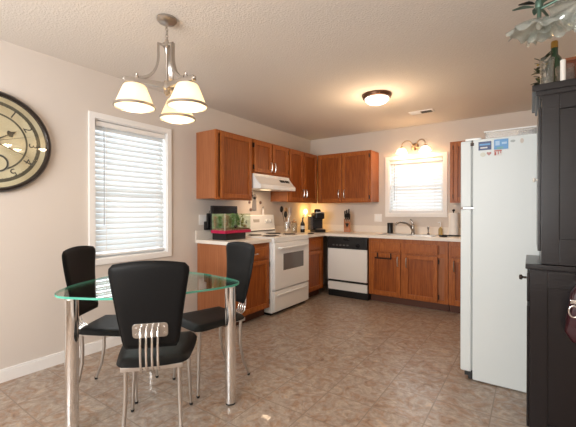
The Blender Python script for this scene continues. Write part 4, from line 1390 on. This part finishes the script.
def make_chair(label):
    t = thing('dining_chair', label, 'chair')
    # seat: front at +y
    def seat(u, v, s):
        x = u * 2 - 1
        y = v
        w = (0.172 + 0.038 * math.sin(min(1, y * 1.15) * PI / 2))
        # round the corners
        e = max(0, abs(y - .5) * 2 - .72) / .28
        w *= (1 - .16 * e ** 2.2)
        yy = -0.205 + 0.425 * y
        yy += (-.030 if y < .5 else .018) * (1 - abs(x) ** 2) * (abs(y - .5) * 2) ** 2 * -(-1 if y > .5 else -1) * (-1 if y < .5 else 1) * (1 if y > .5 else -1) * 0.6
        ex = max(abs(x), abs(y * 2 - 1))
        th = 0.016 * (1 - ex ** 6)
        zz = 0.458 - 0.010 * (1 - x * x) * math.sin(PI * y) + 0.012 * x * x * 0 - 0.010 * (1 - y) * 0
        zz -= 0.020 * max(0, ex - .86) / .14
        return Vector((x * w, yy, zz + s * th))
    obj('seat', grid_shell(B(), seat, 22, 22), LEATHER, t, True, world=False, angle=80)
    # blade back
    Z0, Z1 = 0.535, 0.978
    def yb(z, x):
        f = (z - Z0) / (Z1 - Z0)
        return -0.215 - 0.075 * f - 0.012 * math.sin(PI * f) + 0.020 * (x / .19) ** 2 * f
    def back(u, v, s):
        x = u * 2 - 1
        f = v
        z = Z0 + (Z1 - Z0) * f
        w = 0.128 + 0.062 * f
        e = max(0, f - .90) / .10
        w *= (1 - .13 * e ** 2.6)
        e0 = max(0, .08 - f) / .08
        w *= (1 - .08 * e0 ** 2)
        z += -0.016 * (x * x) * max(0, f - .5) * 2
        ex = max(abs(x), abs(f * 2 - 1))
        th = 0.0135 * (1 - max(0, ex - .80) ** 2 / .04) ** .5 if ex < 1 else 0
        return Vector((x * w, yb(z, x * w) + s * th, z))
    obj('backrest', grid_shell(B(), back, 26, 40), LEATHER, t, True, world=False, angle=80)
    # seam piping round the blade
    pts = []
    for k in range(60):
        a = k / 60
        # walk the perimeter
        if a < .35:
            u, v = 0, a / .35
        elif a < .5:
            u, v = (a - .35) / .15, 1
        elif a < .85:
            u, v = 1, 1 - (a - .5) / .35
        else:
            u, v = 1 - (a - .85) / .15, 0
        pts.append(back(u, v, 1))
    obj('piping', B().tube(pts, 0.0035, 6, closed=True), LEATHER, t, True, world=False)
    # steel plate on the rear of the blade
    pl_ = []
    w, h, rc = .083, .038, .018
    for (cx_, cz_, a0_) in ((w - rc, h - rc, 0), (-w + rc, h - rc, 90), (-w + rc, -h + rc, 180), (w - rc, -h + rc, 270)):
        for k in range(6):
            a = R(a0_ + 18 * k)
            pl_.append((cx_ + rc * math.cos(a), cz_ + rc * math.sin(a)))
    b = B().prism(pl_, 0, 0.006, 0.0015)
    for v in b.bm.verts:
        z = .632 + v.co.y
        v.co = Vector((v.co.x, yb(z, 0) - .0125 - v.co.z, z))
    obj('plate', b, SATIN, t, world=False)
    b = B()
    for (x, z) in ((-.066, .648), (-.066, .616), (.066, .648), (.066, .616)):
        b.sphere((x, yb(z, 0) - .0185, z), .005, (1, .5, 1), 8)
    obj('rivets', b, CHROME, t, True, world=False)
    for k in range(4):
        x = (k - 1.5) * .0265
        z = .645
        y0 = yb(z, 0) - .018
        pts = [(x, y0 + .003, z + .004), (x, y0 - .018, z + .006), (x, y0 - .034, z - .014), (x, y0 - .036, .58), (x, y0 - .034, .50), (x, y0 - .022, .452), (x, y0 + .004, .434), (x, y0 + .022, .432)]
        obj('back_bar', B().tube(pts, 0.0058, 10), CHROME, t, True, world=False)
    # seat frame
    b = B()
    b.box(-.150, .150, -.208, -.178, .414, .438, 0.003).box(-.165, .165, .165, .187, .418, .438, 0.003)
    b.box(-.150, -.130, -.18, .18, .418, .437, 0.003).box(.130, .150, -.18, .18, .418, .437, 0.003)
    obj('seat_frame', b, SATIN, t, world=False)
    for s_ in (-1, 1):
        pts = [(s_ * .155, .172, .425), (s_ * .158, .178, .30), (s_ * .166, .186, .12), (s_ * .172, .192, .010)]
        lg = obj('leg', B().tube(pts, [.0115, .0112, .010, .009], 12), SATIN, t, True, world=False)
        obj('foot_cap', B().lathe([(0, 0), (.0095, 0), (.011, .014), (0, .014)], (s_ * .172, .192, 0), 12), RUBBER, lg, True, world=False)
        pts = [(s_ * .130, -.182, .425), (s_ * .131, -.176, .34), (s_ * .133, -.176, .24), (s_ * .138, -.198, .12), (s_ * .146, -.242, .010)]
        lg = obj('leg', B().tube(pts, [.0115, .0113, .011, .010, .009], 12), SATIN, t, True, world=False)
        obj('foot_cap', B().lathe([(0, 0), (.0095, 0), (.011, .014), (0, .014)], (s_ * .146, -.243, 0), 12), RUBBER, lg, True, world=False)
    return t


ch = make_chair('black high backed dining chair nearest the camera, its back turned to us')
ch.location = (1.366, 1.176, 0)
ch.rotation_euler = (0, 0, R(47.9))
ch['group'] = 'dining chairs round the glass table'
c2 = copy_tree(ch)
c2.location = (0.787, 1.274, 0)
c2.rotation_euler = (0, 0, R(-55.2))
c2['label'] = 'black high backed dining chair between the glass table and left wall below the window'
c3 = copy_tree(ch)
c3.location = (1.180, 1.732, 0)
c3.rotation_euler = (0, 0, R(169))
c3['label'] = 'black high backed dining chair at the far side of the table before the oak cabinet'

# ------------------------------------------------------------------ chandelier
NICK0 = NICK
NICK = mat('aged_nickel', (0.46, 0.42, 0.385), 0.32, 1.0)
CX, CYY = 1.197, 1.361
t = thing('chandelier', 'brushed nickel chandelier with three frosted glass shades above the table', 'chandelier', (CX, CYY, 1.85))
obj('canopy', B().lathe([(0, H), (0.062, H), (0.062, H - .010), (0.050, H - .024), (0.015, H - .032), (0, H - .033)], (CX, CYY, 0), 32), NICK, t, True)
b = B()
z = H - .032
k = 0
while z > 2.305:
    a = 0 if k % 2 == 0 else PI / 2
    pts = [(CX + .008 * math.cos(q) * math.cos(a), CYY + .008 * math.cos(q) * math.sin(a), z - .013 + .015 * math.sin(q)) for q in [2 * PI * j / 12 for j in range(12)]]
    b.tube(pts, 0.0022, 6, closed=True)
    z -= .0215
    k += 1
obj('chain', b, NICK, t, True)
obj('stem', B().lathe([(0, 2.312), (0.010, 2.308), (0.012, 2.29), (0.024, 2.285), (0.026, 2.262), (0.014, 2.250), (0.010, 2.22), (0.007, 2.21), (0.007, 2.05), (0.018, 2.045), (0.024, 2.03), (0.024, 1.995), (0.016, 1.985), (0.020, 1.970), (0.010, 1.955), (0, 1.95)], (CX, CYY, 0), 20), NICK, t, True)
RS = 0.188
for a in (R(-117), R(3), R(123)):
    ca, sa = math.cos(a), math.sin(a)
    P = lambda r_, z_, q=0: (CX + r_ * ca - q * sa, CYY + r_ * sa + q * ca, z_)
    # horizontal bar
    b = B()
    b.box(0.015, RS + .060, -.015, .015, 2.003, 2.033, 0.004)
    for v in b.bm.verts:
        v.co = Vector(P(v.co.x, v.co.z, v.co.y))
    arm = obj('arm', b, NICK, t)
    # curved strap from the stem top down to the bar
    prof = []
    for k in range(13):
        f = k / 12
        if f < .34:
            r_, z_ = .052, 2.275 - .085 * f / .34
        else:
            q_ = (f - .34) / .66 * PI / 2
            r_ = .052 + (RS - .025 - .052) * (1 - math.cos(q_))
            z_ = 2.19 - .150 * math.sin(q_)
        prof.append((r_, z_))
    b = B()
    vs = []
    for (r_, z_) in prof:
        pass
    n_ = len(prof)
    rings = []
    for i, (r_, z_) in enumerate(prof):
        p, q = prof[max(i - 1, 0)], prof[min(i + 1, n_ - 1)]
        tx, tzz = q[0] - p[0], q[1] - p[1]
        l_ = math.hypot(tx, tzz)
        nx_, nz_ = -tzz / l_ * .007, tx / l_ * .007
        rings.append([b.bm.verts.new(P(r_ + nx_ * s1, z_ + nz_ * s1, .013 * s2)) for (s1, s2) in ((1, 1), (1, -1), (-1, -1), (-1, 1))])
    for A, Bq in zip(rings, rings[1:]):
        for k in range(4):
            b.bm.faces.new((A[k], A[(k + 1) % 4], Bq[(k + 1) % 4], Bq[k]))
    b.bm.faces.new(rings[0])
    b.bm.faces.new(rings[-1])
    obj('strap', b, NICK, arm, True)
    x_, y_, _ = P(.040, 0)
    obj('strap_clip', B().tube([P(.0, 2.270), P(.058, 2.274)], .008, 8), NICK, arm, True)
    obj('finial', B().lathe([(0, 2.030), (.012, 2.030), (.012, 2.046), (.006, 2.052), (.009, 2.060), (0, 2.066)], (*P(RS - .012, 0)[:2], 0), 14), NICK, arm, True)
    obj('end_knob', B().sphere(P(RS + .058, 2.019), .012, seg=12), NICK, arm, True)
    sx, sy, _ = P(RS, 0)
    obj('socket', B().lathe([(0, 2.008), (.030, 2.008), (.032, 1.990), (.026, 1.975), (0, 1.975)], (sx, sy, 0), 20), NICK, arm, True)
    sh = obj('lamp_shade', B().lathe([(.034, 1.990), (.060, 1.987), (.067, 1.978), (.091, 1.918), (.1155, 1.858), (.1125, 1.858), (.088, 1.918), (.064, 1.975), (.058, 1.983), (.034, 1.986)], (sx, sy, 0), 40), SHADE, t, True)
    obj('rim_band', B().lathe([(.1150, 1.866), (.1185, 1.868), (.1205, 1.854), (.1145, 1.852), (.1150, 1.866)], (sx, sy, 0), 40), NICK, sh, True)
    obj('bulb', B().sphere((sx, sy, 1.925), .028, (1, 1, 1.2), 14), BULB, sh, True)
    pl = bpy.data.lights.new('chandelier_bulb', 'POINT')
    pl.energy = 2.0
    pl.color = (1.0, 0.80, 0.56)
    pl.shadow_soft_size = 0.04
    o = bpy.data.objects.new('chandelier_bulb', pl)
    COL.objects.link(o)
    o.location = (sx, sy, 1.875)

# ------------------------------------------------------------------ ceiling dome light
t = thing('ceiling_light', 'round dome ceiling light with a bronze rim over the kitchen floor', 'ceiling light', (1.773, 3.50, H - .1))
obj('rim', B().lathe([(0, H), (.150, H), (.152, H - .012), (.142, H - .034), (.122, H - .040), (.118, H - .030), (0, H - .030)], (1.773, 3.50, 0), 48), BRONZE, t, True)
obj('dome', B().lathe([(.124, H - .034), (.118, H - .058), (.092, H - .083), (.050, H - .098), (0, H - .103)], (1.773, 3.50, 0), 48), DOME, t, True)
pl = bpy.data.lights.new('dome_bulb', 'POINT')
pl.energy = 11
pl.color = (1.0, 0.70, 0.43)
pl.shadow_soft_size = 0.12
o = bpy.data.objects.new('dome_bulb', pl)
COL.objects.link(o)
o.location = (1.773, 3.50, H - .32)

# ------------------------------------------------------------------ vanity light over the sink window
VC = (1.745, 2.145)
t = thing('wall_light', 'two armed wall light with bell shades above the sink window', 'wall light', (VC[0], BY, VC[1]))
VB = mat('antique_brass', (0.55, 0.38, 0.24), 0.3, 1.0)
obj('back_plate', B(TB).lathe([(0, .030), (.02, .030), (.028, .022), (.048, .014), (.052, .004), (.052, .001), (0, .001)], (VC[0], 0, VC[1]), 28, 'y'), VB, t, True)
for s_ in (-1, 1):
    pts = [(VC[0] + s_ * .020, .026, VC[1])]
    for k in range(1, 13):
        a = PI * k / 12
        pts.append((VC[0] + s_ * (.030 + .065 * (1 - math.cos(a))), .030 + .075 * k / 12, VC[1] + .01 + .075 * math.sin(a)))
    ex, en, ez = pts[-1]
    pts.append((ex, en, ez - .02))
    arm = obj('arm', B(TB).tube(pts, .0055, 8), VB, t, True)
    obj('shade_cap', B(TB).lathe([(0, 0), (.018, -.002), (.026, -.018), (.026, -.024), (0, -.024)], (ex, en, ez - .010), 20), VB, arm, True)
    sh = obj('lamp_shade', B(TB).lathe([(.024, -.030), (.045, -.042), (.062, -.062), (.072, -.092), (.085, -.100), (.082, -.102), (.069, -.094), (.059, -.064), (.042, -.045), (.022, -.033)], (ex, en, ez), 32), VSHADE, t, True)
    obj('bulb', B(TB).sphere((ex, en, ez - .072), .026, seg=12), BULB, sh, True)
    pl = bpy.data.lights.new('vanity_bulb', 'POINT')
    pl.energy = 3.2
    pl.color = (1.0, 0.58, 0.28)
    pl.shadow_soft_size = 0.035
    o = bpy.data.objects.new('vanity_bulb', pl)
    COL.objects.link(o)
    p = TB(Vector((ex, en + .05, ez - .135)))
    o.location = p

# ------------------------------------------------------------------ glass flower light near the hutch
t = thing('pendant_light', 'hanging light with ruffled clear glass dishes and green metal leaves, top right corner', 'pendant light', (3.15, 1.93, 2.0))
VERD = mat('verdigris', (0.10, 0.17, 0.13), 0.4, 0.4)
LEAFD = mat('dark_leaf_metal', (0.035, 0.035, 0.028), 0.4, 0.5)
obj('canopy', B().lathe([(0, H), (.055, H), (.05, H - .018), (.012, H - .03), (0, H - .03)], (3.12, 1.975, 0), 24), VERD, t, True)
obj('stem', B().lathe([(0, H - .028), (.009, H - .028), (.009, 2.20), (.016, 2.19), (.016, 2.16), (.008, 2.15), (.009, 2.11), (0, 2.11)], (3.12, 1.975, 0), 12), VERD, t, True)
random.seed(9)
for (dx, dy, dz, tx, ty, r_) in ((-.005, -.01, 2.055, .10, .12, .118), (.135, -.05, 2.085, -.45, .25, .105), (.05, .12, 2.10, .2, -.35, .105)):
    cx_, cy_ = 3.12 + dx, 1.975 + dy
    ph = random.uniform(0, 6)
    fn = lambda a, i, ph=ph: 1 + (.0 if i in (0, 7) else .085 * math.sin(9 * a + ph) * (1 if i in (3, 4) else .6))
    b = B().lathe([(.012, .050), (.045, .038), (.085, .016), (1.0 * r_, -.010), (r_ * .99, -.014), (.083, .011), (.043, .033), (.012, .045)], (0, 0, 0), 72, fn=fn)
    M = Matrix.Rotation(tx, 4, 'X') @ Matrix.Rotation(ty, 4, 'Y')
    for v in b.bm.verts:
        a = math.atan2(v.co.y, v.co.x)
        rr0 = math.hypot(v.co.x, v.co.y)
        v.co.z += .012 * math.sin(9 * a + ph + 1.5) * (rr0 / r_) ** 2
        v.co = M @ v.co + Vector((cx_, cy_, dz))
    obj('glass_dish', b, RUFFLE, t, True, angle=80)
    pm = M @ Vector((0, 0, .045)) + Vector((cx_, cy_, dz))
    obj('arm', B().tube([(3.12, 1.975, 2.15), ((3.12 + pm.x) / 2, (1.975 + pm.y) / 2, 2.165), (pm.x, pm.y, pm.z + .02), (pm.x, pm.y, pm.z - .01)], .006, 8), VERD, t, True)
    obj('candle_bulb', B().sphere((pm.x, pm.y, pm.z - .030), .013, (1, 1, 1.5), 12), mat('clear_bulb', (0.75, 0.72, 0.64), 0.1, trans=0.4), t, True)
for k, (a, l_, up) in enumerate(((190, .085, .012), (215, .075, -.02), (330, .085, .02), (20, .095, .03), (100, .08, .0), (260, .07, .05), (300, .07, -.015))):
    b = B()
    d = Vector((math.cos(R(a)), math.sin(R(a)), up * 4))
    leaf(b, (3.12 + .02 * math.cos(R(a)), 1.975 + .02 * math.sin(R(a)), 2.165 + .01 * (k % 3)), d, l_, .016)
    obj('metal_leaf', b, LEAFD if k % 2 else VERD, t)
